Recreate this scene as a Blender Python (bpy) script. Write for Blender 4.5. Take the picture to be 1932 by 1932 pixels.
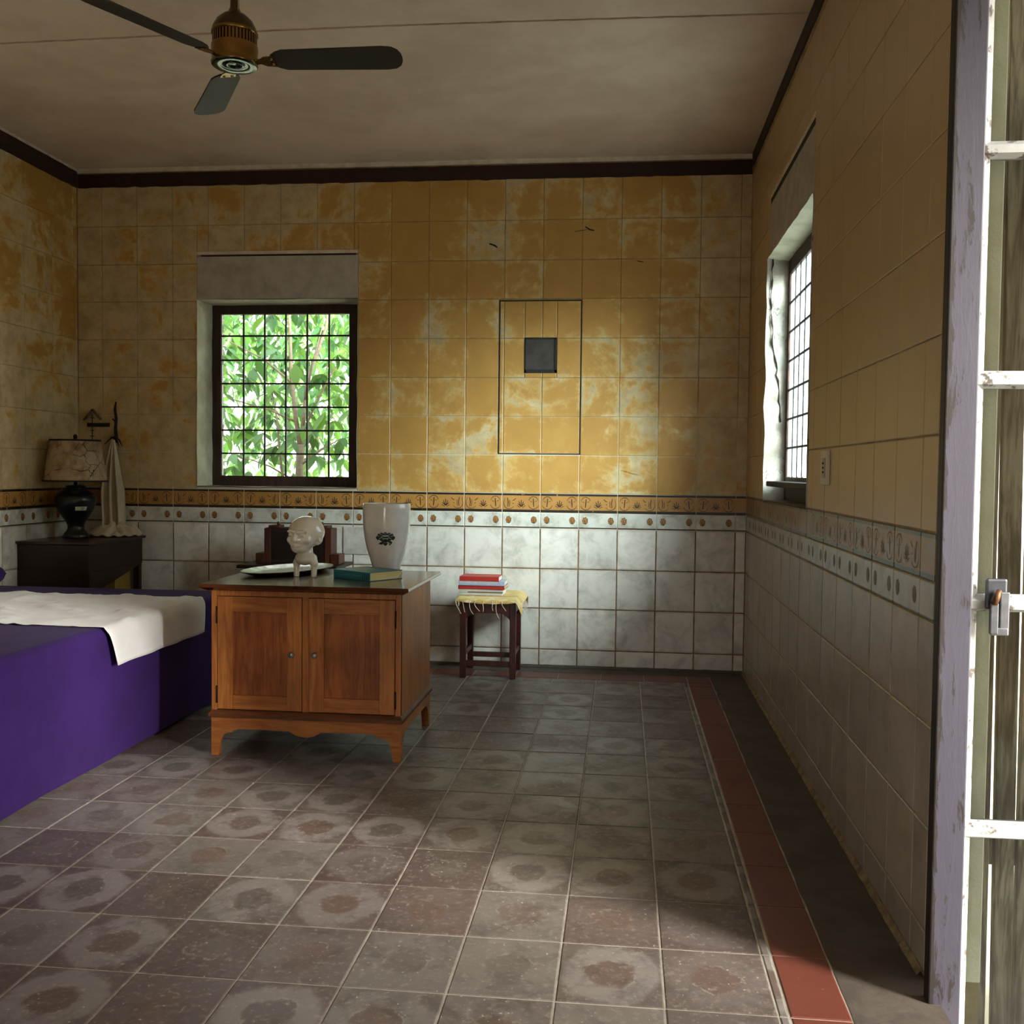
import bpy, bmesh, math, random
from mathutils import Vector, Matrix, noise as mnoise
R = random.Random(7)
for _o in list(bpy.data.objects): bpy.data.objects.remove(_o)
SC = bpy.context.scene; COL = SC.collection
PI = math.pi

# ------------------------------------------------------------------ camera, world, light, exposure
cam_d = bpy.data.cameras.new('camera'); cam = bpy.data.objects.new('camera', cam_d); COL.objects.link(cam)
CAM = Vector((-0.8146, -6.7857, 1.3347))
_rx = Vector((0.99389, 0.10985, 0.01098)); _ry = Vector((0.01535, -0.04023, -0.99907)); _rz = Vector((-0.10932, 0.99313, -0.04107))
_rz.normalize(); _rx = (_rx - _rz*_rx.dot(_rz)).normalized(); _ry = _rz.cross(_rx)
cam.matrix_world = Matrix(((_rx.x, -_ry.x, -_rz.x, CAM.x), (_rx.y, -_ry.y, -_rz.y, CAM.y), (_rx.z, -_ry.z, -_rz.z, CAM.z), (0, 0, 0, 1)))
cam_d.sensor_width = 36; cam_d.lens = 1896.31/1932*36; cam_d.clip_start = .05
SC.camera = cam
world = bpy.data.worlds.new('overcast_sky'); SC.world = world; world.use_nodes = True
bg = world.node_tree.nodes['Background']; bg.inputs[0].default_value = (1, .985, .96, 1); bg.inputs[1].default_value = 1.0
vs = SC.view_settings; vs.view_transform = 'Standard'; vs.look = 'None'; vs.gamma = 1; vs.use_curve_mapping = False
vs.exposure = 2.15
sun_d = bpy.data.lights.new('hazy_sun', 'SUN'); sun_d.energy = 13.0; sun_d.angle = math.radians(42); sun_d.color = (1, .95, .88)
sun = bpy.data.objects.new('hazy_sun', sun_d); COL.objects.link(sun); sun.location = (6, -8, 6)
sun.rotation_euler = Vector((-.66, .70, -.33)).to_track_quat('-Z', 'Z').to_euler()
SC.cycles.use_denoising = True; SC.cycles.max_bounces = 14; SC.cycles.diffuse_bounces = 8; SC.cycles.transparent_max_bounces = 16
SC.cycles.sample_clamp_indirect = 6
def portal(name, loc, to, sx, sy):
    d = bpy.data.lights.new(name, 'AREA'); d.shape = 'RECTANGLE'; d.size = sx; d.size_y = sy; d.cycles.is_portal = True
    o = bpy.data.objects.new(name, d); COL.objects.link(o); o.location = loc
    o.rotation_euler = Vector(to).to_track_quat('-Z', 'Z').to_euler()
portal('doorway_portal', (.3, -5.38, 1.35), (-1, 0, 0), 2.7, 2.8)
portal('front_opening_portal', (-1.65, -8.55, 1.25), (0, 1, 0), 1.2, 2.5)
portal('back_window_portal', (-3.22, .3, 1.86), (0, -1, 0), 1.0, 1.3)
portal('side_window_portal', (.22, -1.52, 1.86), (-1, 0, 0), 1.4, 1.3)

# ------------------------------------------------------------------ material helpers
def c(h): 
    v = [int(h[i:i+2], 16)/255 for i in (0, 2, 4)]
    return tuple(x/12.92 if x <= .04045 else ((x+.055)/1.055)**2.4 for x in v) + (1,)
class G:
    def __init__(s, name, rough=.6, metal=0., spec=.5, color=None):
        s.m = bpy.data.materials.new(name); s.m.use_nodes = True; s.nt = s.m.node_tree
        s.b = s.nt.nodes['Principled BSDF']; s.b.inputs['Roughness'].default_value = rough
        s.b.inputs['Metallic'].default_value = metal; s.b.inputs['Specular IOR Level'].default_value = spec
        if color is not None: s.set('Base Color', color)
        s.gpos = None
    def n(s, t, **k):
        x = s.nt.nodes.new(t)
        for a, b in k.items(): setattr(x, a, b)
        return x
    def inp(s, sock, v):
        if isinstance(v, bpy.types.NodeSocket): s.nt.links.new(v, sock)
        elif v is not None:
            if isinstance(v, str): v = c(v)
            sock.default_value = v
    def set(s, key, v): s.inp(s.b.inputs[key], v); return s
    def pos(s):
        return s.n('ShaderNodeNewGeometry').outputs['Position']
    def obj(s): return s.n('ShaderNodeTexCoord').outputs['Object']
    def rnd(s): return s.n('ShaderNodeObjectInfo').outputs['Random']
    def vec(s, v, scale=(1, 1, 1), off=(0, 0, 0)):
        x = s.n('ShaderNodeMapping'); s.inp(x.inputs[0], v); x.inputs['Scale'].default_value = scale; s.inp(x.inputs['Location'], off); return x.outputs[0]
    def addv(s, a, b):
        x = s.n('ShaderNodeVectorMath', operation='ADD'); s.inp(x.inputs[0], a); s.inp(x.inputs[1], b); return x.outputs[0]
    def noise(s, v, scale=5., detail=4., rough=.55, dist=0.):
        x = s.n('ShaderNodeTexNoise'); s.inp(x.inputs['Vector'], v); x.inputs['Scale'].default_value = scale
        x.inputs['Detail'].default_value = detail; x.inputs['Roughness'].default_value = rough; x.inputs['Distortion'].default_value = dist
        return x.outputs['Fac']
    def voro(s, v, scale, feature='F1'):
        x = s.n('ShaderNodeTexVoronoi', feature=feature); s.inp(x.inputs['Vector'], v); x.inputs['Scale'].default_value = scale; return x.outputs['Distance']
    def ma(s, op, a, b=None, cl=False):
        x = s.n('ShaderNodeMath', operation=op, use_clamp=cl); s.inp(x.inputs[0], a)
        if b is not None: s.inp(x.inputs[1], b)
        return x.outputs[0]
    def mr(s, v, a, b, lo=0., hi=1., smooth=True):
        x = s.n('ShaderNodeMapRange'); x.interpolation_type = 'SMOOTHSTEP' if smooth else 'LINEAR'
        for i, q in enumerate((v, a, b, lo, hi)): s.inp(x.inputs[i], q)
        return x.outputs[0]
    def mix(s, f, a, b, blend='MIX'):
        x = s.n('ShaderNodeMix', data_type='RGBA', blend_type=blend); s.inp(x.inputs[0], f); s.inp(x.inputs[6], a); s.inp(x.inputs[7], b); return x.outputs[2]
    def sep(s, v):
        x = s.n('ShaderNodeSeparateXYZ'); s.inp(x.inputs[0], v); return x.outputs
    def bump(s, h, strength=.2, dist=.003):
        x = s.n('ShaderNodeBump'); x.inputs['Strength'].default_value = strength; x.inputs['Distance'].default_value = dist
        s.inp(x.inputs['Height'], h); s.inp(s.b.inputs['Normal'], x.outputs[0]); return s
    def val(s, col, f):     # scale brightness of a colour by a scalar socket
        x = s.n('ShaderNodeVectorMath', operation='SCALE'); s.inp(x.inputs[0], col); s.inp(x.inputs['Scale'], f); return x.outputs[0]

def plain(name, hexc, rough=.6, metal=0., spec=.5, var=.12, scale=30., bump=.1, grime=None):
    g = G(name, rough, metal, spec); o = g.obj()
    f = g.noise(o, scale, 4, .6); k = g.mr(f, .25, .75, 1-var, 1+var)
    col = g.val(c(hexc)[:3], k)
    if grime:
        gm = g.mr(g.noise(o, grime[1], 6, .65), grime[2], grime[3]); col = g.mix(gm, col, grime[0])
    g.set('Base Color', col)
    if bump: g.bump(f, bump, .002)
    return g.m
def wood(name, light, dark, axis=2, rough=.45, spec=.4, scale=9., knots=.5, coat=0.):
    g = G(name, rough, 0, spec); o = g.obj()
    sc = [1., 1., 1.]; sc[axis] = .09
    off = g.ma('MULTIPLY', g.rnd(), 7.)
    v = g.addv(g.vec(o, sc), off)
    a = g.noise(v, scale*2.6, 6, .66, 1.4); b = g.noise(v, scale*14, 3, .5)
    big = g.noise(o, 3.5, 3, .5)
    f = g.ma('ADD', g.ma('MULTIPLY', a, .75), g.ma('MULTIPLY', b, .25))
    col = g.mix(g.mr(f, .38, .62), light, dark)
    col = g.val(col, g.mr(big, .3, .7, 1-.22*knots*2, 1+.15))
    g.set('Base Color', col); g.bump(f, .08, .002)
    if coat: g.b.inputs['Coat Weight'].default_value = coat; g.b.inputs['Coat Roughness'].default_value = .12
    return g.m

M = {}
def ochre_tile(name, left=0., right=0., base=-.1, lowz=0., hue='c2984f', edges=.05, hue2='a3783a'):
    """ochre glazed tile whose colour has worn off in patches down to a pale plaster-like body"""
    g = G(name, .42, 0, .45); p = g.pos(); o = g.obj(); x, y, z = g.sep(p)
    n1 = g.noise(p, 2.1, 10, .68, .5); n2 = g.noise(p, 11., 7, .7, .2)
    n = g.ma('ADD', g.ma('MULTIPLY', n1, .72), g.ma('MULTIPLY', n2, .28))
    u, v, w = g.sep(o)
    e = g.ma('MAXIMUM', g.ma('ABSOLUTE', u), g.ma('ABSOLUTE', v))
    ew = g.ma('MULTIPLY', g.mr(e, .085, .13), edges)
    b = g.ma('ADD', n, ew); b = g.ma('ADD', b, base)
    b = g.ma('ADD', b, g.ma('MULTIPLY', g.ma('SUBTRACT', g.rnd(), .5), .06))
    if left: b = g.ma('ADD', b, g.mr(x, -2.45, -3.0, 0, left)); b = g.ma('ADD', b, g.mr(x, -3.3, -4.3, 0, left*.45))
    if right: b = g.ma('ADD', b, g.mr(x, -.60, -.05, 0, right))
    if lowz: b = g.ma('ADD', b, g.mr(z, 2.5, 1.6, 0, lowz))
    worn = g.mr(b, .485, .53)
    thin = g.mr(b, .43, .52)
    ycol = g.mix(g.noise(p, 6, 5, .6), hue, hue2)
    ycol = g.mix(thin, ycol, 'c6a566')
    pc = g.mix(g.mr(g.noise(p, 7, 8, .7), .35, .68), 'cbb88e', 'ab966d')
    col = g.mix(worn, ycol, pc)
    col = g.mix(g.mr(g.noise(p, 34, 6, .7), .66, .74), col, 'd8cfb0')
    g.set('Base Color', col); g.set('Roughness', g.mr(worn, 0, 1, .38, .8))
    g.bump(g.ma('ADD', g.noise(p, 40, 4), g.ma('MULTIPLY', worn, .5)), .18, .003)
    return g.m
M['ochre_back'] = ochre_tile('ochre_tile_worn', .085, .13, -.075)
M['ochre_left'] = ochre_tile('ochre_tile_left_wall', 0, 0, -.05, .10, 'b48d45', .03)
M['ochre_right'] = ochre_tile('ochre_tile_right_wall', 0, 0, -.2, 0, 'c4aa80', .0, 'b3976a')
def white_tile(name, tint='e0dcd2', stain=.64, dark='a09c8f'):
    g = G(name, .3, 0, .5); p = g.pos(); o = g.obj(); u, v, w = g.sep(o)
    q = g.addv(p, g.ma('MULTIPLY', g.rnd(), 9.))
    n = g.noise(q, 7, 8, .68, .5); m2 = g.noise(q, 26, 6, .7)
    e = g.ma('MAXIMUM', g.ma('ABSOLUTE', u), g.ma('ABSOLUTE', v))
    f = g.ma('ADD', g.mr(n, .38, stain+.12, 0, .8), g.mr(e, .118, .131, 0, .25))
    col = g.mix(f, tint, dark)
    col = g.val(col, g.mr(g.rnd(), 0, 1, .88, 1.06, False))
    col = g.mix(g.mr(m2, .69, .76), col, '4c4a42')
    g.set('Base Color', col); g.bump(m2, .08, .002); return g.m
M['white_back'] = white_tile('white_dado_tile')
M['white_side'] = white_tile('shaded_white_dado_tile', 'aba294', .62, '8a8070')  # white dado on the right wall, its shade put into a brownish grey tint
def border_tile(name, base, line, fade):
    g = G(name, .35, 0, .5); p = g.pos(); o = g.obj(); u, v, w = g.sep(o)
    col = g.mix(g.noise(p, 9, 6, .6), base, '9d6f34')
    if fade: col = g.mix(g.mr(g.noise(g.vec(p, (1, .6, 1.6)), 4, 6, .6), .40, .6), col, '8d8066')
    col = g.mix(g.mr(g.noise(p, 16, 6, .7), .60, .7), col, 'ad9266')
    edge = g.ma('ADD', g.mr(v, .0490, .0500), g.mr(v, -.0455, -.0465), True)
    g.set('Base Color', g.mix(g.ma('MULTIPLY', edge, g.mr(g.noise(p, 30, 4), .3, .38)), col, line)); return g.m
M['border_back'] = border_tile('ochre_border_tile', 'b98a48', '1e1712', False)
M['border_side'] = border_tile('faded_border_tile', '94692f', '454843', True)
def rosette_tile(name, base, dark, line):
    g = G(name, .3, 0, .5); p = g.pos(); o = g.obj(); u, v, w = g.sep(o)
    col = g.mix(g.mr(g.noise(p, 8, 8, .65), .42, .72), base, dark)
    g.set('Base Color', g.mix(g.mr(v, -.0435, -.0445), col, line)); return g.m
M['rosette_back'] = rosette_tile('white_rosette_tile', 'cfd0c6', '96917f', '1e1a16')
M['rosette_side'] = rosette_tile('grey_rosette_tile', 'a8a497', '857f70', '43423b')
M['ink'] = plain('border_ink', '3c2410', .5, bump=0); M['ink_faded'] = plain('faded_border_ink', '5d5440', .5, bump=0)
M['ros_fill'] = plain('rosette_ochre', '9a6a35', .5, bump=0, var=.3, scale=90); M['ros_ink'] = plain('rosette_ink', '33200f', .5, bump=0)
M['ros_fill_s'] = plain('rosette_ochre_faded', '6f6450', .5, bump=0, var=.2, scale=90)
def grout():
    g = G('wall_grout', .9); p = g.pos(); x, y, z = g.sep(p)
    low = g.mix(g.mr(g.noise(p, 14, 6, .7), .35, .65), '94714a', '5f4832')
    hi = g.mix(g.mr(g.noise(p, 9, 6, .7), .3, .7), '9a8762', '7a6745')
    hi = g.mix(g.mr(z, 1.9, 1.5), hi, 'cfc5ae')
    g.set('Base Color', g.mix(g.mr(z, .93, .96), low, hi)); g.bump(g.noise(p, 60, 5), .4, .004); return g.m
M['grout'] = grout()
def grout_side():
    g = G('side_wall_grout', .9); p = g.pos()
    g.set('Base Color', g.mix(g.mr(g.noise(p, 5, 6, .7), .35, .65), 'b5a27c', '8a7a5c')); return g.m
M['grout_side'] = grout_side()
def plaster(name, a, b, sc=4., crack=0., rough=.85):
    g = G(name, rough, 0, .3); p = g.pos()
    n = g.noise(p, sc, 9, .66, .3); col = g.mix(g.mr(n, .35, .68), a, b)
    h = g.noise(p, sc*9, 6, .6)
    if crack:
        d = g.voro(g.addv(p, g.val(g.n('ShaderNodeTexNoise').outputs['Color'], .12)), crack, 'DISTANCE_TO_EDGE')
        col = g.mix(g.ma('MULTIPLY', g.mr(d, .012, .03, 1, 0), g.mr(g.noise(p, 5, 3), .45, .6)), col, '5c5449'); h = g.ma('ADD', h, g.mr(d, .0, .03))
    g.set('Base Color', col); g.bump(h, .35, .005); return g.m
M['lintel'] = plaster('grey_lintel_plaster', 'b9b0a4', 'a39a8d', 8)
M['reveal'] = plaster('pale_reveal_plaster', 'ccccb2', 'b0ad93', 5)
M['reveal_cracked'] = plaster('cracked_white_reveal', 'b9b5aa', '938b7f', 6, 13.)
M['ceil'] = plaster('warm_grey_ceiling', 'ead7c3', 'd8c3ad', 1.6, rough=.9)
M['ceil_gap'] = plain('ceiling_gap', '2a2018', .9, bump=0)
M['cove'] = plaster('cove_plaster', 'ddcfba', 'c4b49d', 9)
M['trim_paint'] = plaster('dark_brown_band_paint', '2c1b17', '3b2620', 12, rough=.7)
M['trim_paint_side'] = plaster('grey_brown_band_paint', '3a332e', '494039', 12, rough=.7)
M['shell'] = plaster('dim_plaster', '9c8a66', '84724f', 2)
M['ground'] = plaster('outdoor_ground', 'b4b1a4', '9d9b8a', 1.5)
M['pale_end'] = plaster('pale_green_jamb_paint', 'e8eae2', 'd8dacc', 9)

def floor_tile():
    g = G('worn_cement_tile', .36, 0, .5); o = g.obj(); p = g.pos(); u, v, w = g.sep(o); r = g.rnd()
    q = g.addv(p, g.ma('MULTIPLY', r, 13.))
    uu = g.ma('DIVIDE', u, .277); vv = g.ma('DIVIDE', v, .32)
    d = g.ma('SQRT', g.ma('ADD', g.ma('POWER', uu, 2.), g.ma('POWER', vv, 2.)))
    d = g.ma('ADD', d, g.ma('MULTIPLY', g.ma('SUBTRACT', g.noise(q, 11, 7, .7), .5), .34))
    n = g.noise(q, 6, 9, .7, .4); fine = g.noise(q, 45, 6, .72)
    r2 = g.ma('FRACT', g.ma('MULTIPLY', r, 17.31)); r3 = g.ma('FRACT', g.ma('MULTIPLY', r, 53.7))
    grey = g.mix(r2, '7a736d', '69635d'); brown = g.mix(r3, '665953', '574a46')
    base = g.mix(g.mr(r, .35, .65), brown, grey)
    ring = g.mix(g.ma('MULTIPLY', g.mr(r2, .25, .85), .62), base, '968f8a')         # pale octagonal field
    inner = g.mix(.35, g.mix(g.mr(r3, .3, .7), '6b564c', '645d56'), base)
    col = g.mix(g.mr(d, .52, .42), base, ring); col = g.mix(g.mr(d, .26, .19), col, inner)
    col = g.mix(g.ma('MULTIPLY', g.mr(n, .46, .66), .6), col, '4f443e'); col = g.mix(g.ma('MULTIPLY', g.mr(fine, .5, .7), .45), col, 'a39b90')
    col = g.mix(g.mr(g.noise(q, 90, 3), .70, .73), col, 'c9c3b6')
    line = g.ma('MULTIPLY', g.mr(g.ma('ABSOLUTE', g.ma('SUBTRACT', d, .235)), .006, .014, 1, 0), g.mr(g.noise(q, 18, 3), .52, .6))
    col = g.mix(g.ma('MULTIPLY', line, .6), col, '9c9486')
    g.set('Base Color', col); g.set('Roughness', g.mr(n, .3, .7, .3, .5)); g.bump(fine, .12, .002); return g.m
M['floor_tile'] = floor_tile()
M['floor_grout'] = plain('floor_grout', 'b4ada0', .9, scale=20, var=.25)
M['floor_cement'] = plaster('grey_floor_cement', '5d554d', '4a423c', 5, rough=.55)
def red_tile():
    g = G('brick_red_tile', .42); p = g.pos(); q = g.addv(p, g.ma('MULTIPLY', g.rnd(), 5.))
    col = g.mix(g.noise(q, 5, 8, .65), '7a4335', '5f3025'); col = g.mix(g.mr(g.noise(q, 40, 5, .7), .62, .75), col, '96705f')
    g.set('Base Color', col); g.bump(g.noise(q, 50, 4), .15, .002); return g.m
M['red_tile'] = red_tile()

# ------------------------------------------------------------------ mesh helpers
class MB:
    def __init__(s): s.bm = bmesh.new(); s.mi = 0
    def _f(s, vs, smooth=False):
        try: f = s.bm.faces.new(vs)
        except ValueError: return None
        f.material_index = s.mi; f.smooth = smooth; return f
    def hexa(s, P):
        v = [s.bm.verts.new(p) for p in P]
        for q in ((0, 3, 2, 1), (4, 5, 6, 7), (0, 1, 5, 4), (1, 2, 6, 5), (2, 3, 7, 6), (3, 0, 4, 7)): s._f([v[i] for i in q])
        return s
    def box(s, x0, x1, y0, y1, z0, z1):
        return s.hexa([(x0, y0, z0), (x1, y0, z0), (x1, y1, z0), (x0, y1, z0), (x0, y0, z1), (x1, y0, z1), (x1, y1, z1), (x0, y1, z1)])
    def prism(s, poly, f0, f1):
        a = [s.bm.verts.new(f0(*p)) for p in poly]; b = [s.bm.verts.new(f1(*p)) for p in poly]; n = len(poly)
        s._f(list(reversed(a))); s._f(b)
        for i in range(n): s._f([a[i], a[(i+1) % n], b[(i+1) % n], b[i]])
        return s
    def tube(s, pts, r, seg=8, cap=True, smooth=True):
        pts = [Vector(p) for p in pts]; n = len(pts); rs = r if isinstance(r, (list, tuple)) else [r]*n; rings = []; ref = None
        for i, p in enumerate(pts):
            t = (pts[min(i+1, n-1)]-pts[max(i-1, 0)]).normalized()
            if ref is None: ref = Vector((0, 0, 1)) if abs(t.z) < .9 else Vector((1, 0, 0))
            a = (ref - t*ref.dot(t)).normalized(); b = t.cross(a); ref = a
            rings.append([s.bm.verts.new(p + (a*math.cos(2*PI*k/seg) + b*math.sin(2*PI*k/seg))*rs[i]) for k in range(seg)])
        for i in range(n-1):
            for k in range(seg): s._f([rings[i][k], rings[i][(k+1) % seg], rings[i+1][(k+1) % seg], rings[i+1][k]], smooth)
        if cap: s._f(list(reversed(rings[0]))); s._f(rings[-1])
        return s
    def lathe(s, prof, seg=48, cx=0, cy=0, smooth=True, rs=1.):
        rings = []; prof = [(r*rs, z) for r, z in prof]
        for r, z in prof:
            rings.append([s.bm.verts.new((cx, cy, z))] if r < 1e-6 else [s.bm.verts.new((cx+r*math.cos(2*PI*k/seg), cy+r*math.sin(2*PI*k/seg), z)) for k in range(seg)])
        for a, b in zip(rings, rings[1:]):
            for k in range(seg):
                q = [a[k % len(a)], a[(k+1) % len(a)], b[(k+1) % len(b)], b[k % len(b)]]; u = []
                for x in q:
                    if x not in u: u.append(x)
                if len(u) > 2: s._f(u, smooth)
        return s
    def grid(s, fn, nu, nv, smooth=True):
        g = [[s.bm.verts.new(fn(i/nu, j/nv)) for j in range(nv+1)] for i in range(nu+1)]
        for i in range(nu):
            for j in range(nv): s._f([g[i][j], g[i+1][j], g[i+1][j+1], g[i][j+1]], smooth)
        return g
    def ribbon(s, pts, w, nrm=(0, 0, 1), h=.0008):
        nrm = Vector(nrm); pts = [Vector(p) for p in pts]; L = []
        for i, p in enumerate(pts):
            t = (pts[min(i+1, len(pts)-1)]-pts[max(i-1, 0)]).normalized(); sd = nrm.cross(t).normalized()
            k = w*(.45+.55*math.sin(PI*min(1, (i+.6)/(len(pts)))))/2
            L.append((s.bm.verts.new(p+sd*k+nrm*h), s.bm.verts.new(p-sd*k+nrm*h)))
        for a, b in zip(L, L[1:]): s._f([a[1], b[1], b[0], a[0]])
        return s
    def mesh(s, name, mats, bevel=0, seg=2, sharp=None, recalc=True):
        if recalc: bmesh.ops.recalc_face_normals(s.bm, faces=s.bm.faces)
        if bevel:
            ed = [e for e in s.bm.edges if len(e.link_faces) == 2 and e.calc_face_angle(0) > .5]
            bmesh.ops.bevel(s.bm, geom=ed, offset=bevel, segments=seg, affect='EDGES', profile=.5, clamp_overlap=True)
        me = bpy.data.meshes.new(name); s.bm.to_mesh(me); s.bm.free()
        for m in (mats if isinstance(mats, (list, tuple)) else [mats]): me.materials.append(m)
        if sharp is not None:
            me.polygons.foreach_set('use_smooth', [True]*len(me.polygons)); me.set_sharp_from_angle(angle=math.radians(sharp))
        return me
    def build(s, name, mats, parent=None, loc=(0, 0, 0), rot=None, **k):
        return link(name, s.mesh(name, mats, **k), parent, loc, rot)
def tri(b):
    b.bm.normal_update(); bmesh.ops.recalc_face_normals(b.bm, faces=b.bm.faces); b.bm.normal_update()
    bmesh.ops.triangulate(b.bm, faces=[f for f in b.bm.faces if len(f.verts) > 4], ngon_method='EAR_CLIP')
def link(name, me, parent=None, loc=(0, 0, 0), rot=None):
    o = bpy.data.objects.new(name, me); COL.objects.link(o); o.location = loc
    if rot is not None: o.rotation_euler = rot
    if parent: o.parent = parent
    return o
def tag(o, label, cat, group=None):
    o['label'] = label; o['category'] = cat
    if group: o['group'] = group
    return o
def thing(name, label, cat, loc=(0, 0, 0), rz=0, group=None):
    return tag(link(name, None, None, loc, (0, 0, rz)), label, cat, group)
def struct(o): o['kind'] = 'structure'; return o
def empty_struct(name, loc=(0, 0, 0)): return struct(link(name, None, None, loc))

# ------------------------------------------------------------------ tiles
TC = {}
def tile_mesh(w, h, t, mats, ch=.003):
    k = (round(w, 3), round(h, 3), t, mats.name)
    if k not in TC:
        b = MB(); x, y = w/2, h/2
        lo = [b.bm.verts.new(p) for p in ((-x, -y, -t), (x, -y, -t), (x, y, -t), (-x, y, -t))]
        mi = [b.bm.verts.new(p) for p in ((-x, -y, -ch*.6), (x, -y, -ch*.6), (x, y, -ch*.6), (-x, y, -ch*.6))]
        x -= ch; y -= ch
        hi = [b.bm.verts.new(p) for p in ((-x, -y, 0), (x, -y, 0), (x, y, 0), (-x, y, 0))]
        b._f(hi)
        for i in range(4):
            j = (i+1) % 4; b._f([mi[i], mi[j], hi[j], hi[i]]); b._f([lo[i], lo[j], mi[j], mi[i]])
        TC[k] = b.mesh('tile', mats)
    return TC[k]
FR = {'back': Matrix(((1, 0, 0), (0, 0, -1), (0, 1, 0))), 'right': Matrix(((0, 0, -1), (-1, 0, 0), (0, 1, 0))),
      'left': Matrix(((0, 0, 1), (1, 0, 0), (0, 1, 0))), 'floor': Matrix.Identity(3)}
def sub_rect(r, hole):
    a0, a1, b0, b1 = r; x0, x1, y0, y1 = hole
    if a1 <= x0 or a0 >= x1 or b1 <= y0 or b0 >= y1: return [r]
    out = []
    if a0 < x0: out.append((a0, x0, b0, b1))
    if a1 > x1: out.append((x1, a1, b0, b1))
    m0, m1 = max(a0, x0), min(a1, x1)
    if b0 < y0: out.append((m0, m1, b0, y0))
    if b1 > y1: out.append((m0, m1, y1, b1))
    return out
def put_tile(name, parent, side, r, to3, mat, gap, tilt=.0035, proud=.0006, t=.008):
    w, h = r[1]-r[0]-gap, r[3]-r[2]-gap
    if w < .012 or h < .012: return None
    o = link(name, tile_mesh(w, h, t, mat), parent)
    F = FR[side]; n = F @ Vector((0, 0, 1))
    rot = F @ Matrix.Rotation(R.gauss(0, tilt*.5), 3, 'X') @ Matrix.Rotation(R.gauss(0, tilt*.5), 3, 'Y')
    o.rotation_euler = rot.to_euler(); o.location = Vector(to3((r[0]+r[1])/2, (r[2]+r[3])/2)) + n*R.uniform(-proud, proud)
    return o

# wall row heights (m)
YEL = [1.183, 1.441, 1.701, 1.963, 2.227, 2.491, 2.750, 3.016, 3.30]
B_Z, R_Z = 1.0525, .9475
WHT = [.012, .123, .4016, .672, .9475]
def arc(cx, cy, r, a0, a1, n=9, sx=1): return [(cx+sx*r*math.cos(math.radians(a0+(a1-a0)*i/n)), cy+r*math.sin(math.radians(a0+(a1-a0)*i/n)), 0) for i in range(n+1)]
def ornament(kind):
    b = MB()
    for s in (-1, 1):
        full = (kind == 0) or (kind == 1 and s > 0) or (kind == 2 and s < 0)
        cx = s*.083
        if full:
            b.ribbon([(p[0], p[1]*1.0, 0) for p in arc(cx, .012, .031, 5, 175)], .0042)
            b.ribbon(arc(cx, -.008, .034, 190, 350), .0042)
            b.ribbon([(cx-s*.002, .03, 0), (cx, .0, 0), (cx+s*.003, -.027, 0)], .007)
            b.ribbon([(cx-.022, .012, 0), (cx-.010, .006, 0)], .004); b.ribbon([(cx+.010, .010, 0), (cx+.022, .013, 0)], .004)
        else:
            b.ribbon([(cx+s*.028, .033, 0), (cx+s*.036, .0, 0)] + [(p[0], p[1], 0) for p in arc(cx, -.006, .036, 0 if s > 0 else 180, -150 if s > 0 else 330, 10)], .0042)
            b.ribbon([(cx+s*.012, .034, 0), (cx+s*.006, .002, 0), (cx+s*.010, -.028, 0)], .006)
            b.ribbon([(cx-s*.004, .018, 0), (cx-s*.004, -.014, 0), (cx+s*.001, -.028, 0)], .004)
            b.ribbon([(cx-s*.045, .030, 0), (cx-s*.033, .018, 0), (cx-s*.022, .014, 0)], .005)
            b.ribbon([(cx-s*.030, -.004, 0), (cx-s*.023, -.006, 0)], .006)
    for a in (-70, -38, 0, 38, 70):
        r = math.radians(a); b.ribbon([(.004*math.sin(r), -.026, 0), (.016*math.sin(r), -.014+.01*math.cos(r), 0), (.026*math.sin(r), -.022+.042*math.cos(r), 0)], .0055)
    b.ribbon([(-.008, -.034, 0), (-.02, -.022, 0), (-.03, -.02, 0)], .004); b.ribbon([(.008, -.034, 0), (.02, -.022, 0), (.03, -.02, 0)], .004)
    return b
ORN = [ornament(k).mesh('scroll_ornament', M['ink'], recalc=False) for k in range(3)]
ORN_S = [ornament(k).mesh('scroll_ornament', M['ink_faded'], recalc=False) for k in range(3)]
def rosettes(fill, ink):
    b = MB()
    for s in (-1, 1):
        cx = s*.086; n = 14
        rad = [1+.1*math.sin(3*k+s) for k in range(n)]
        def ringv(q, h): return [b.bm.verts.new((cx+.0175*q*rad[k]*math.cos(2*PI*k/n), .002+.022*q*rad[k]*math.sin(2*PI*k/n), h)) for k in range(n)]
        b.mi = 1; b._f(ringv(1.12, .0006)); b.mi = 0; b._f(ringv(.98, .0009)); b.mi = 1
        b.ribbon([(cx+.0022*k*math.cos(k*1.0)*.9, .002+.0027*k*math.sin(k*1.0)*.9, 0) for k in range(1, 8)], .0032, h=.0012)
        b.ribbon([(cx-.006, -.016, 0), (cx+.004, -.019, 0), (cx+.012, -.014, 0)], .006, h=.0012)
    return b.mesh('rosette_pair', [fill, ink], recalc=False)
ROS = rosettes(M['ros_fill'], M['ros_ink']); ROS_S = rosettes(M['ros_fill_s'], M['ink_faded'])

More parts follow.
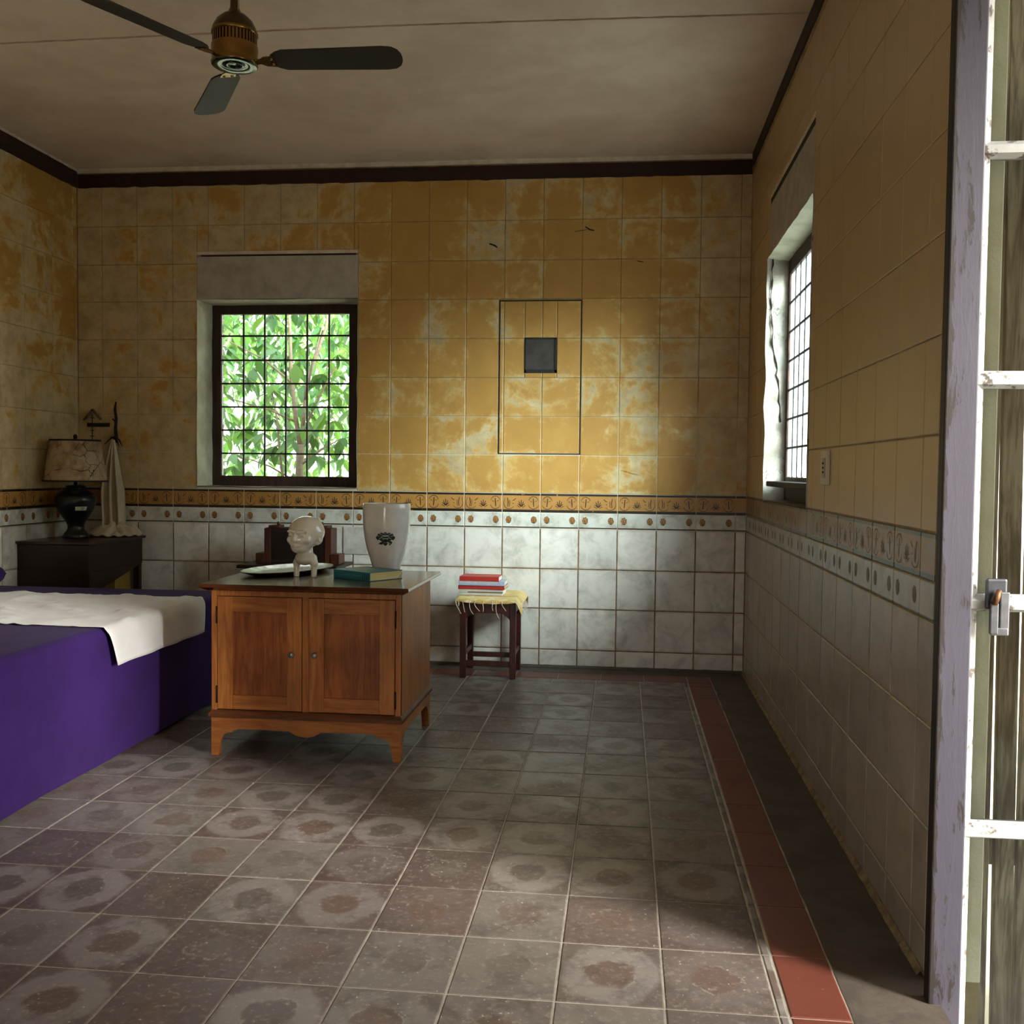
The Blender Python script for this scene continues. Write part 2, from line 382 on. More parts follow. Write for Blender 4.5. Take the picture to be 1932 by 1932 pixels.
def tile_wall(wall, side, cols, to3, holes, mats, gap_hi, gap_lo, zmax, orn, ros, tilt=.004):
    """one object per tile: ochre field, scroll border, rosette strip, white dado"""
    rows = [('ochre_tile', YEL[i], min(YEL[i+1], zmax), mats[0], gap_hi) for i in range(len(YEL)-1)]
    rows += [('border_tile', B_Z, YEL[0], mats[1], .004), ('rosette_tile', R_Z, B_Z, mats[2], .004)]
    rows += [('white_tile', WHT[i], WHT[i+1], mats[3], gap_lo) for i in range(len(WHT)-1)]
    for name, z0, z1, mat, gap in rows:
        for ci, (a, b) in enumerate(zip(cols, cols[1:])):
            rs = [(a, b, z0, z1)]
            for h in holes: rs = [q for r in rs for q in sub_rect(r, h)]
            for r in rs:
                gv = gap
                o = put_tile(name, wall, side, r, to3, mat, gv, tilt)
                if o and r[1]-r[0] > .2 and r[3]-r[2] > .09:
                    if name == 'border_tile': q = link('scroll_ornament', orn[(ci*5+ci//3) % 3], o)
                    elif name == 'rosette_tile': link('rosette_pair', ros, o)

# ------------------------------------------------------------------ room shell
CEIL = 3.42; WX = -4.67; YF = -8.3; TH = .14
W1 = (-3.79, -2.64, 1.20, 2.505)      # back window opening x0,x1,z0,z1
W2 = (-2.20, -.84, 1.18, 2.57)        # side window opening y0,y1,z0,z1
HATCH = (-1.663, -1.105, 1.447, 2.482)
NICHE = (-1.488, -1.270, 1.995, 2.231)
DOOR_Y0, DOOR_Y1, DOOR_Z = -6.7, -4.06, 2.75
SUB = .0035
def wall_with_hole(name, mats, f, u0, u1, z0, z1, holes):
    """boxes f(u,z,depth) around rectangular openings -> one mesh"""
    b = MB(); us = sorted({u0, u1, *[h[0] for h in holes], *[h[1] for h in holes]}); zs = sorted({z0, z1, *[h[2] for h in holes], *[h[3] for h in holes]})
    for i in range(len(us)-1):
        for j in range(len(zs)-1):
            cu, cz = (us[i]+us[i+1])/2, (zs[j]+zs[j+1])/2
            if any(h[0] < cu < h[1] and h[2] < cz < h[3] for h in holes): continue
            P = [f(u, z, d) for d in (0, 1) for u, z in ((us[i], zs[j]), (us[i+1], zs[j]), (us[i+1], zs[j+1]), (us[i], zs[j+1]))]
            b.hexa(P)
    bmesh.ops.remove_doubles(b.bm, verts=b.bm.verts, dist=1e-5)
    seen = {}
    for fc in list(b.bm.faces): seen.setdefault(tuple(sorted(v.index for v in fc.verts)), []).append(fc)
    b.bm.verts.index_update(); seen = {}
    for fc in list(b.bm.faces): seen.setdefault(tuple(sorted(v.index for v in fc.verts)), []).append(fc)
    dead = [fc for l in seen.values() if len(l) > 1 for fc in l]
    bmesh.ops.delete(b.bm, geom=dead, context='FACES')
    return struct(b.build(name, mats))
BT = .32
wall_back = wall_with_hole('wall_back', M['grout'], lambda u, z, d: (u, SUB+d*BT, z), WX-.2, TH, -.25, CEIL+.1, [W1])
wall_right = wall_with_hole('wall_right', M['grout_side'], lambda u, z, d: (SUB+d*(TH-SUB), u, z), YF, SUB, -.25, CEIL+.1, [W2, (DOOR_Y0, DOOR_Y1, -.2, DOOR_Z)])
wall_left = wall_with_hole('wall_left', M['shell'], lambda u, z, d: (WX-SUB-d*.2, u, z), YF, SUB, -.25, CEIL+.1, [])
wall_front = wall_with_hole('wall_front', M['shell'], lambda u, z, d: (u, YF-d*.2, z), WX-.2, TH, -.25, CEIL+.1, [(-2.2, -1.1, -.25, 2.5)])  # opening behind the camera, added to let fill light into the room

BC = [-.0686-.26*i for i in range(18)]           # back wall joints (x)
cols = sorted([0.0] + BC + [WX]); cols = [x for x in cols if x >= WX]
holeB = [(W1[0]-.0, W1[1]+.0, W1[2]-.012, 2.836), HATCH]
tile_wall(wall_back, 'back', cols, lambda u, v: (u, 0, v), holeB, (M['ochre_back'], M['border_back'], M['rosette_back'], M['white_back']), .0035, .0075, 3.295, ORN, ROS)
RC = [0.0] + [-.1665-.2685*i for i in range(15)] ; RC = [-y for y in RC if y > DOOR_Y1+.02] + [-DOOR_Y1]
holeR = [(-W2[1], -W2[0], W2[2], 2.925)]
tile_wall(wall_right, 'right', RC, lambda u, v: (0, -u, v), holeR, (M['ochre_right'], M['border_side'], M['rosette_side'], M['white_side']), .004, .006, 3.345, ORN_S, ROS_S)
LC = [-1.94, -1.68, -1.42, -1.158, -.898, -.635, -.315, -.05, 0.0]
tile_wall(wall_left, 'left', LC, lambda u, v: (WX, u, v), [], (M['ochre_left'], M['border_back'], M['rosette_back'], M['white_back']), .003, .007, 3.29, ORN, ROS)
# lintel panels (flush, smooth grey plaster with a dark slot under the top edge)
b = MB(); b.box(W1[0], W1[1], -.001, .05, 2.506, 2.80); b.build('lintel_panel', M['lintel'], wall_back, bevel=.003)
b = MB(); b.box(W1[0], W1[1], -.002, .05, 2.812, 2.836); b.build('lintel_edge', M['cove'], wall_back, bevel=.003)
b = MB(); b.box(W1[0]+.03, W1[1]-.015, .0005, .003, 2.799, 2.8125); b.build('lintel_slot', M['ceil_gap'], wall_back)
b = MB(); b.box(-.001, .05, W2[0], W2[1], 2.571, 2.868); b.build('lintel_panel', M['lintel'], wall_right, bevel=.003)
b = MB(); b.box(-.002, .05, W2[0], W2[1], 2.90, 2.925); b.build('lintel_edge', M['cove'], wall_right, bevel=.003)
b = MB(); b.box(.0005, .003, W2[0]+.02, W2[1]-.02, 2.866, 2.902); b.build('lintel_slot', M['ceil_gap'], wall_right)
# reveals: thin plaster linings, rough edges
def lining(name, parent, f, mat, n=26, amp=.004, seed=0):
    b = MB(); rr = random.Random(seed)
    g = b.grid(lambda u, v: Vector(f(u, v)) + Vector((mnoise.noise(Vector((u*9, v*4, seed+.3)))*amp, mnoise.noise(Vector((u*9, v*4, seed+5.3)))*amp, mnoise.noise(Vector((u*9, v*4, seed+9.3)))*amp)), n, 6)
    return b.build(name, mat, parent, recalc=False)
D1 = .245
lining('reveal', wall_back, lambda u, v: (W1[0]+.002+.008*v, SUB-.012+v*(D1), W1[2]+u*(W1[3]-W1[2])), M['reveal'], seed=1)
lining('reveal', wall_back, lambda u, v: (W1[1]-.002, SUB-.008+v*D1, W1[3]-u*(W1[3]-W1[2])), M['reveal'], seed=2)
lining('reveal', wall_back, lambda u, v: (W1[0]+u*(W1[1]-W1[0]), SUB-.008+v*D1, W1[3]-.003), M['reveal'], seed=3)
lining('reveal', wall_back, lambda u, v: (W1[1]-u*(W1[1]-W1[0]), SUB-.02+v*D1, W1[2]+.004), M['lintel'], seed=4)
lining('reveal', wall_right, lambda u, v: (SUB-.014+v*.135, W2[1]-.004-.012*v, W2[3]-u*(W2[3]-W2[2])), M['reveal_cracked'], amp=.009, seed=5)
lining('reveal', wall_right, lambda u, v: (SUB-.008+v*.13, W2[0]+.003, W2[2]+u*(W2[3]-W2[2])), M['reveal_cracked'], seed=6)
lining('reveal', wall_right, lambda u, v: (SUB-.010+v*.13, W2[0]+u*(W2[1]-W2[0]), W2[3]-.004-.02*v), M['reveal'], amp=.006, seed=7)
lining('reveal', wall_right, lambda u, v: (SUB-.014+v*.13, W2[1]-u*(W2[1]-W2[0]), W2[2]+.004), M['reveal_cracked'], seed=8)
# door jamb end of the right wall
b = MB(); b.box(.0, TH, DOOR_Y1-.012, DOOR_Y1-.001, 0, DOOR_Z); b.build('jamb_face', M['pale_end'], wall_right, bevel=.003)
# the long crack down the reveal
b = MB(); pts = [(.012+.02*math.sin(z*5)+.045*min(1, (2.56-z)*1.6)+R.uniform(-.006, .006), W2[1]-.013, z) for z in [2.56-.03*i for i in range(32)]]
b.tube(pts, [.0035+.002*math.sin(i*1.7) for i in range(len(pts))], 5); b.build('reveal_crack', M['ceil_gap'], wall_right)

# painted bands under the ceiling (ragged edges), structure
def band(name, f, u0, u1, za, zb, mat, amp=.006, n=90, seed=0):
    b = MB(); L = []
    for i in range(n+1):
        u = u0+(u1-u0)*i/n; L.append([b.bm.verts.new(f(u, za+amp*mnoise.noise(Vector((u*14, seed, 1)))*1.4, 0)), b.bm.verts.new(f(u, zb+amp*.6*mnoise.noise(Vector((u*14, seed, 7))), 0)),
                                       b.bm.verts.new(f(u, zb+amp*.6*mnoise.noise(Vector((u*14, seed, 7))), 1)), b.bm.verts.new(f(u, za+amp*mnoise.noise(Vector((u*14, seed, 1)))*1.4, 1))])
    for p, q in zip(L, L[1:]):
        for k in range(4): b._f([p[k], p[(k+1) % 4], q[(k+1) % 4], q[k]])
    b._f(L[0]); b._f(L[-1]); return struct(b.build(name, mat))
band('trim_1', lambda u, z, d: (u, .008-.016*d, z), WX+.012, -.006, 3.288, 3.380, M['trim_paint'], seed=1)
band('trim_2', lambda u, z, d: (.008-.016*d, u, z), YF, -.012, 3.338, 3.421, M['trim_paint_side'], .003, seed=2)
band('trim_3', lambda u, z, d: (WX-.008+.016*d, u, z), YF, -.012, 3.288, 3.40, M['trim_paint'], seed=3)
def cove(name, f, u0, u1):
    b = MB(); b.grid(lambda u, v: f(u0+(u1-u0)*u, v), 60, 6); return struct(b.build(name, M['cove'], recalc=False))
cove('trim_4', lambda u, v: (u, -.014*(v**2)+.004, 3.385+.04*v+.002*mnoise.noise(Vector((u*6, v*3, 0)))), WX, 0)
cove('trim_5', lambda u, v: (WX+.014*v**2-.004, u, 3.395+.03*v), 0, YF)
# ceiling: two big boards with a ragged open seam
ceiling = struct(MB().box(WX-.2, TH, YF-.2, BT, CEIL+.02, CEIL+.12).build('ceiling', M['ceil_gap']))
def ceil_panel(y_of, ya_first):
    b = MB(); n = 160; A = []; 
    for i in range(n+1):
        x = WX+(0-WX)*i/n; ys = y_of(x)
        a = (x, ya_first); q = (x, ys)
        A.append([b.bm.verts.new((a[0], a[1], CEIL)), b.bm.verts.new((q[0], q[1], CEIL)), b.bm.verts.new((q[0], q[1], CEIL+.02)), b.bm.verts.new((a[0], a[1], CEIL+.02))])
    for p, q in zip(A, A[1:]):
        for k in range(4): b._f([p[k], p[(k+1) % 4], q[(k+1) % 4], q[k]])
    b._f(A[0]); b._f(A[-1]); return b.build('ceiling_panel', M['ceil'], ceiling)
seam = lambda x: -2.045+.02*math.sin(x*1.1+.6)
ceil_panel(lambda x: seam(x)+.014+.007*mnoise.noise(Vector((x*17, 0, 0)))+.004*mnoise.noise(Vector((x*60, 3, 0))), 0.0)
ceil_panel(lambda x: seam(x)-.004+.006*mnoise.noise(Vector((x*13, 5, 0)))+.004*mnoise.noise(Vector((x*55, 8, 0))), YF)

# ------------------------------------------------------------------ floor
floor = struct(MB().box(WX-.2, .003, YF-.2, BT, -.2, -.0025).build('floor', M['floor_grout']))
FX = [.4168-.27667*i for i in range(3, 19)]; FX = [-.388] + FX; FX = [x for x in FX if x > WX] + [WX]
FY = [-3.986+.3197*j for j in range(-4, 12)] + [-.362]
to3 = lambda u, v: (u, v, 0)
for x1, x0 in zip(FX, FX[1:]):
    for y0, y1 in zip(FY, FY[1:]): put_tile('floor_tile', floor, 'floor', (x0, x1, y0, y1), to3, M['floor_tile'], .0048, .0012, .0005)
ys = [FY[0]+.3197*j for j in range(-4, 16)] + [-.362]
for y0, y1 in zip(ys, ys[1:]):
    if y1-y0 > .02: put_tile('red_border_tile', floor, 'floor', (-.385, -.235, y0, y1), to3, M['red_tile'], .004, .0012, .0005)
xs = [-.385-.277*j for j in range(16)]
for x1, x0 in zip([-.235] + xs, xs): put_tile('red_border_tile', floor, 'floor', (x0, x1, -.359, -.175), to3, M['red_tile'], .004, .001, .0005)
def rough_slab(name, x0, x1, y0, y1):
    b = MB(); b.grid(lambda u, v: (x0+(x1-x0)*u + (.008*mnoise.noise(Vector((v*60, 1, u))) if u == 0 else 0), y0+(y1-y0)*v, -.001+.0015*mnoise.noise(Vector((u*4, v*30, 2)))), 6, 80)
    b.build(name, M['floor_cement'], floor, recalc=False)
rough_slab('cement_margin', -.232, .003, YF, -.0)
rough_slab('cement_margin', WX, -.232, -.172, .02)
b = MB(); b.box(WX, -.30, YF, FY[0]-.003, -.008, -.001); b.build('cement_margin', M['floor_cement'], floor)
# crumbling mortar line at the foot of the right and back walls
b = MB()
b.grid(lambda u, v: (-.001-.014*v+.005*mnoise.noise(Vector((u*70, v*2, 4))), -4.05*u, .018*(1-v)+.006*mnoise.noise(Vector((u*60, v, 9)))), 120, 3)
struct(b.build('baseboard_right', plaster('crumbled_mortar', '9b8b6c', '6a5c46', 20), recalc=False))
b = MB(); b.grid(lambda u, v: (WX*(1-u)-.01*u, -.001-.010*v+.004*mnoise.noise(Vector((u*80, v*2, 4))), .016*(1-v)+.006*mnoise.noise(Vector((u*70, v, 9)))), 120, 3)
struct(b.build('baseboard_back', M['floor_cement'], recalc=False))

# ------------------------------------------------------------------ windows
M['frame'] = wood('dark_weathered_window_wood', '3f2a20', '2a1b14', 2, .6)
M['bar'] = plain('dark_iron_bar', '1b1512', .6)
g = G('clear_window_glass', .03, 0, .5); g.set('Base Color', 'f2fbf4')
_t = g.n('ShaderNodeBsdfTransparent'); _t.inputs[0].default_value = (.95, .98, .95, 1); _gl = g.n('ShaderNodeBsdfGlossy'); _gl.inputs['Roughness'].default_value = .03
_mx = g.n('ShaderNodeMixShader'); _lw = g.n('ShaderNodeFresnel'); _lw.inputs[0].default_value = 1.45
g.nt.links.new(_lw.outputs[0], _mx.inputs[0]); g.nt.links.new(_t.outputs[0], _mx.inputs[1]); g.nt.links.new(_gl.outputs[0], _mx.inputs[2])
g.nt.links.new(_mx.outputs[0], g.nt.nodes['Material Output'].inputs[0]); M['glass'] = g.m
def frosted():
    g = G('ribbed_obscure_glass', .2); p = g.pos()
    t = g.n('ShaderNodeBsdfTransparent'); tr = g.n('ShaderNodeBsdfTranslucent'); gl = g.n('ShaderNodeBsdfGlossy'); gl.inputs['Roughness'].default_value = .15
    v = g.vec(p, (1, 1, 1)); n = g.noise(g.vec(p, (1, 14, 2.2)), 5, 5, .7); f2 = g.noise(p, 46, 4, .7)
    g.inp(t.inputs[0], g.mix(g.mr(n, .45, .6), 'eef6f8', 'a3bcc6')); g.inp(tr.inputs[0], g.mix(g.mr(f2, .5, .62), 'e8f2f4', '7f97a0'))
    m1 = g.n('ShaderNodeMixShader'); g.inp(m1.inputs[0], g.mr(n, .35, .65, .08, .25)); g.nt.links.new(t.outputs[0], m1.inputs[1]); g.nt.links.new(tr.outputs[0], m1.inputs[2])
    m2 = g.n('ShaderNodeMixShader'); m2.inputs[0].default_value = .08; g.nt.links.new(m1.outputs[0], m2.inputs[1]); g.nt.links.new(gl.outputs[0], m2.inputs[2])
    g.nt.links.new(m2.outputs[0], g.nt.nodes['Material Output'].inputs[0]); return g.m
M['frosted'] = frosted()
def window(name, f, us, zs, ou0, ou1, oz0, oz1, glass, dep=.05):
    """f(u,z,d): d = depth behind the room-side face of the frame"""
    w = empty_struct(name)
    def bar(nm, u0, u1, z0, z1, d0, d1, mat, bev=.002):
        b = MB(); b.hexa([f(u, z, d) for d in (d0, d1) for u, z in ((u0, z0), (u1, z0), (u1, z1), (u0, z1))]); return b.build(nm, mat, w, bevel=bev)
    bar('frame_stile', ou0, us[0], oz0, oz1, 0, dep, M['frame'], .004); bar('frame_stile', us[-1], ou1, oz0, oz1, 0, dep, M['frame'], .004)
    bar('frame_rail', us[0], us[-1], zs[-1], oz1, 0, dep, M['frame'], .004); bar('frame_rail', us[0], us[-1], oz0, zs[0], 0, dep, M['frame'], .004)
    for u in us[1:-1]: bar('muntin', u-.0055, u+.0055, zs[0], zs[-1], .012, .03, M['bar'])
    for z in zs[1:-1]: bar('muntin', us[0], us[-1], z-.006, z+.006, .010, .026, M['bar'])
    for a, b_ in zip(us, us[1:]):
        for z0, z1 in zip(zs, zs[1:]):
            bar('pane', a+.004, b_-.004, z0+.004, z1-.004, .019, .022, glass, 0)
    return w
window('window_1', lambda u, z, d: (u, .238+d, z), [-3.714, -3.552, -3.394, -3.237, -3.079, -2.918, -2.768], [1.277, 1.438, 1.606, 1.774, 1.942, 2.110, 2.284, 2.438],
       W1[0]+.002, W1[1]-.001, W1[2]-.004, W1[3]+.002, M['glass'])
us2 = [W2[0]+.06+i*(W2[1]-W2[0]-.11)/8 for i in range(9)]
w2 = window('window_2', lambda u, z, d: (.108+d*.6, u, z), us2, [1.315, 1.48, 1.645, 1.81, 1.975, 2.14, 2.305, 2.47], W2[0]+.002, W2[1]-.006, W2[2]-.004, W2[3]-.008, M['frosted'])
b = MB(); b.box(-.004, .105, W2[0]+.01, -.925, 1.262, 1.292); b.build('sill_board', wood('grey_weathered_sill_board', '4a4239', '2c2620', 1, .7), w2, bevel=.006)

# ------------------------------------------------------------------ hatch with niche on the back wall
hatch = thing('wall_hatch', 'flush ochre tiled hatch outlined in black with a small dark pane on back wall', 'hatch', ((HATCH[0]+HATCH[1])/2, 0, HATCH[2]))
hx, hz = hatch.location.x, hatch.location.z
hc = [HATCH[0]+.006] + [x for x in sorted(BC) if HATCH[0]+.02 < x < HATCH[1]-.02] + [HATCH[1]-.006]
hr = [HATCH[2]+.006] + [z for z in YEL if HATCH[2]+.02 < z < HATCH[3]-.02] + [HATCH[3]-.006]
for a, b_ in zip(hc, hc[1:]):
    for z0, z1 in zip(hr, hr[1:]):
        for r in sub_rect((a, b_, z0, z1), NICHE):
            o = put_tile('ochre_tile', hatch, 'back', r, lambda u, v: (u-hx, -.0012, v-hz), M['ochre_back'], .0035, .002, .0004)
blk = plain('black_gap_edge', '17120e', .8)
b = MB()
for r in ((HATCH[0], HATCH[0]+.006, HATCH[2], HATCH[3]), (HATCH[1]-.006, HATCH[1], HATCH[2], HATCH[3]), (HATCH[0], HATCH[1], HATCH[2], HATCH[2]+.006), (HATCH[0], HATCH[1], HATCH[3]-.006, HATCH[3])):
    b.box(r[0]-hx, r[1]-hx, -.002, .006, r[2]-hz, r[3]-hz)
b.build('outline', blk, hatch)
b = MB(); nx0, nx1, nz0, nz1 = NICHE[0]-hx, NICHE[1]-hx, NICHE[2]-hz, NICHE[3]-hz; t = .016
for r in ((nx0, nx0+.012, nz0, nz1), (nx1-t, nx1, nz0, nz1), (nx0, nx1, nz0, nz0+.022), (nx0, nx1, nz1-t*.7, nz1)): b.box(r[0], r[1], -.006, .006, r[2], r[3])
b.build('window_frame', plain('black_paint', '191715', .6, var=.3), hatch, bevel=.0015)
b = MB(); b.box(nx0+.01, nx1-.01, .0, .006, nz0+.01, nz1-.005); b.build('window_pane', plain('dusty_dark_glass', '3c3b37', .3, var=.35, scale=12), hatch)

b = MB(); nn = (0, -1, 0)
for pts, w in (([(-1.735, 2.862), (-1.70, 2.85), (-1.68, 2.835)], .012), ([(-1.16, 2.935), (-1.12, 2.94), (-1.08, 2.945)], .004), ([(-1.09, 2.965), (-1.06, 2.945), (-1.03, 2.94)], .010), ([(-.745, 2.735), (-.72, 2.73), (-.70, 2.728)], .006), ([(-.83, 1.345), (-.76, 1.325), (-.70, 1.312)], .002)):
    b.ribbon([(x, -.001, z) for x, z in pts], w, nn, .0006)
b.build('scratch_mark', blk, wall_back, recalc=False)
MB().box(-2.735, -2.50, -.007, -.001, .745, .935).build('patch_tile', M['white_back'], wall_back, bevel=.002)

# ------------------------------------------------------------------ light switch on right wall
sw = thing('wall_socket', 'upright off white plastic socket plate beside the side window on the ochre wall', 'socket', (0, -2.615, 1.36))
pw = plain('aged_white_plastic', 'c9c4b4', .4, var=.05)
MB().box(-.011, .0, -.068, .068, -.07, .07).build('cover_plate', pw, sw, bevel=.003)
b = MB(); b.box(-.014, -.010, -.03, .03, -.04, .04); b.build('socket_face', plain('grey_plastic', '9f9a8c', .4, var=.05), sw, bevel=.002)
for z in (-.018, .0, .018): MB().box(-.0155, -.0138, -.012, .012, z-.004, z+.004).build('socket_slot', blk, sw)

# ------------------------------------------------------------------ cabinet
WL = wood('honey_teak', 'b9783a', '985a28', 2, .38, .45); WLX = wood('honey_teak_rail', 'b27236', '925425', 0, .38, .45)
WD = wood('dark_teak_panel', 'a8632f', '83481e', 2, .36, .45, knots=.8); WT = wood('polished_dark_top', '5a2f18', '40200f', 0, .16, .5, coat=.5); WM = wood('worn_dark_moulding', '70401f', '4e2a15', 0, .5, .4)
cab = thing('cabinet', 'low honey brown two door wooden cabinet with dark polished top on the floor', 'cabinet', (-2.25, -1.995, 0))
cx, cy = -2.25, -1.995
X0, X1, Y0, Y1 = -.447, .447, -.345, .345
ZB, ZT = .212, .770
MB().box(X1-.022, X1, Y0+.002, Y1, ZB, ZT).build('side_panel', WL, cab, bevel=.002)
MB().box(X0, X0+.022, Y0+.002, Y1, ZB, ZT).build('side_panel', WL, cab, bevel=.002)
MB().box(X0+.02, X1-.02, Y1-.02, Y1-.001, ZB, ZT).build('back_panel', WD, cab)
MB().box(X0+.02, X1-.02, Y0+.02, Y1-.02, ZB, ZB+.02).build('bottom_panel', WD, cab)
b = MB(); b.box(X0, X0+.026, Y0, Y0+.02, ZB, ZT); b.box(X1-.026, X1, Y0, Y0+.02, ZB, ZT); b.box(X0+.026, X1-.026, Y0, Y0+.02, .744, ZT); b.box(-.0155, .0155, Y0+.005, Y0+.02, ZB, .744)
b.build('face_frame', WL, cab, bevel=.0015)
# moulded top with chamfered lower edge
def frustum(b, x0, x1, y0, y1, z0, i0, z1, i1):
    b.hexa([(x0+i0, y0+i0, z0), (x1-i0, y0+i0, z0), (x1-i0, y1-i0, z0), (x0+i0, y1-i0, z0), (x0+i1, y0+i1, z1), (x1-i1, y0+i1, z1), (x1-i1, y1-i1, z1), (x0+i1, y1-i1, z1)])
b = MB(); ox = .045
frustum(b, X0-ox, X1+ox, Y0-ox-.005, Y1+.065, .786, .0, .8015, .004); frustum(b, X0-ox, X1+ox, Y0-ox-.005, Y1+.065, .770, .03, .786, .0)
b.build('top', WT, cab, bevel=.0025)
b = MB(); frustum(b, X0-.012, X1+.012, Y0-.014, Y1+.006, .180, 0, .196, 0); frustum(b, X0-.012, X1+.012, Y0-.014, Y1+.006, .196, 0, .213, .014); b.build('base_moulding', WM, cab, bevel=.002)
# doors: stiles, rails, recessed panel
def door(x0, x1, knob_x, hinge_x):
    y = Y0-.001; z0, z1 = .217, .741; sw_, rw_ = .070, .066
    dr = MB().box(x0+sw_-.004, x1-sw_+.004, y+.012, y+.018, z0+rw_-.004, z1-rw_).build('door', WD, cab)
    for a_ in (x0, x1-sw_): MB().box(a_, a_+sw_, y, y+.02, z0, z1).build('door_stile', WL, dr, bevel=.0018)
    r = MB(); r.box(x0+sw_, x1-sw_, y+.0008, y+.02, z0, z0+rw_); r.build('door_rail', WLX, dr, bevel=.0018)
    r = MB(); r.box(x0+sw_, x1-sw_, y+.0008, y+.02, z1-rw_-.004, z1); r.build('door_rail', WLX, dr, bevel=.0018)
    k = MB(); k.lathe([(0, 0), (.011, .0), (.011, .003), (.006, .005), (.0055, .012), (.012, .016), (.0145, .021), (.013, .027), (.008, .030), (.0, .031)], 24)
    k.build('knob', plain('tarnished_silver', '8e8a82', .28, .9, var=.3, scale=200), dr, (knob_x, y, .482), (PI/2, 0, 0), sharp=40)
    for z in (.285, .655):
        h = MB(); h.tube([(0, 0, -.04), (0, 0, .04)], .0045, 8); h.box(-.004, .004, .002, .012, -.04, .04); h.build('hinge', plain('dark_brass', '3b3024', .4, .8), dr, (hinge_x, y, z))
door(X0+.0295, -.0175, -.061, X0+.026); door(.0175, X1-.0295, .047, X1-.026)
# base: shaped aprons and bracket feet
def apron_poly(L, foot=.045):
    P = [(0, .182), (0, .0), (foot*.75, 0), (foot+.002, .075), (foot+.012, .098), (foot+.04, .108), (foot+.055, .108), (foot+.06, .118), (foot+.075, .12), (foot+.085, .126)]
    m = L/2; mid = [(m-.16, .126), (m-.075, .124), (m-.066, .118), (m-.055, .112), (m-.045, .106), (m-.02, .100), (m, .098)]
    H = P+mid
    return H + [(L-x, z) for x, z in reversed(H[:-1])]
LX = X1-X0; LY = Y1-Y0
def apron_mesh(poly, f0, f1, nm, mat):
    b = MB(); b.prism(poly, f0, f1); tri(b); b.build(nm, mat, cab)
apron_mesh([p for p in apron_poly(LX) if True], lambda u, z: (X0+u, Y0-.002, z), lambda u, z: (X0+u, Y0+.018, z), 'apron', WLX)
side_poly = [(0, .182), (0, 0), (.034, 0), (.047, .075), (.06, .10), (.09, .118), (.13, .126), (LY-.13, .126), (LY-.09, .118), (LY-.06, .10), (LY-.047, .075), (LY-.034, 0), (LY, 0), (LY, .182)]
apron_mesh(side_poly, lambda u, z: (X1-.018, Y0+u, z), lambda u, z: (X1+.002, Y0+u, z), 'side_apron', WLX)
apron_mesh(side_poly, lambda u, z: (X0-.002, Y0+u, z), lambda u, z: (X0+.018, Y0+u, z), 'side_apron', WLX)
for sx in (-1, 1):
    for sy in (-1, 1):
        b = MB(); px_, py_ = (X1 if sx > 0 else X0), (Y1 if sy > 0 else Y0)
        a0, a1 = (px_-.045, px_) if sx > 0 else (px_, px_+.045); b0, b1 = (py_-.045, py_) if sy > 0 else (py_, py_+.045)
        ti = .012
        q0 = (a0+(ti if sx > 0 else 0), a1-(ti if sx < 0 else 0)); r0 = (b0+(ti if sy > 0 else 0), b1-(ti if sy < 0 else 0))
        b.hexa([(q0[0], r0[0], 0), (q0[1], r0[0], 0), (q0[1], r0[1], 0), (q0[0], r0[1], 0), (a0, b0, .18), (a1, b0, .18), (a1, b1, .18), (a0, b1, .18)])
        b.build('foot', WL, cab, bevel=.002)

# ------------------------------------------------------------------ stool, mat, books
SM = wood('oxblood_stool_wood', '4a1d14', '351209', 2, .42, .45)
st = thing('stool', 'dark red brown square wooden stool with low stretchers by the white tiled wall', 'stool', (-1.662, -.262, 0))
a = .180
for sx in (-1, 1):
    for sy in (-1, 1):
        x, y = sx*(a-.0195), sy*(a-.0195); MB().box(x-.0195, x+.0195, y-.0195, y+.0195, 0, .506).build('leg', SM, st, bevel=.003)
def st_apron(f0, f1, L):
    P = [(0, .508), (0, .375), (.006, .388), (.022, .402), (.034, .406), (.040, .416), (.052, .420), (L/2, .422)]
    P = P + [(L-x, z) for x, z in reversed(P[:-1])]
    b = MB(); b.prism(P, f0, f1); tri(b); b.build('apron', SM, st)
L = 2*a-.078
for s in (-1, 1):
    st_apron(lambda u, z: (-a+.039+u, s*(a-.006), z), lambda u, z: (-a+.039+u, s*(a-.024), z), L)
    st_apron(lambda u, z: (s*(a-.006), -a+.039+u, z), lambda u, z: (s*(a-.024), -a+.039+u, z), L)
    MB().box(-a+.037, a-.037, s*(a-.02)-.011, s*(a-.02)+.011, .078, .112).build('stretcher', SM, st, bevel=.002)
    MB().box(s*(a-.02)-.011, s*(a-.02)+.011, -a+.037, a-.037, .135, .168).build('stretcher', SM, st, bevel=.002)
MB().box(-a-.004, a+.004, -a-.004, a+.004, .506, .524).build('seat', SM, st, bevel=.004)
def weave(name, c1, c2):
    g = G(name, .85, 0, .2); o = g.obj(); x, y, z = g.sep(o)
    n = g.noise(g.vec(o, (1, 8, 1)), 14, 3); f = g.ma('SINE', g.ma('MULTIPLY', y, 190.))
    col = g.mix(g.mr(f, -.3, .6), c1, c2); col = g.mix(g.mr(n, .56, .62), col, 'e3d6ae'); g.set('Base Color', col); g.bump(f, .6, .004); return g.m
mat_ = thing('fringed_mat', 'yellow woven cotton mat with white fringe lying on the stool under books', 'mat', (-1.662, -.262, .525))
hw = .205
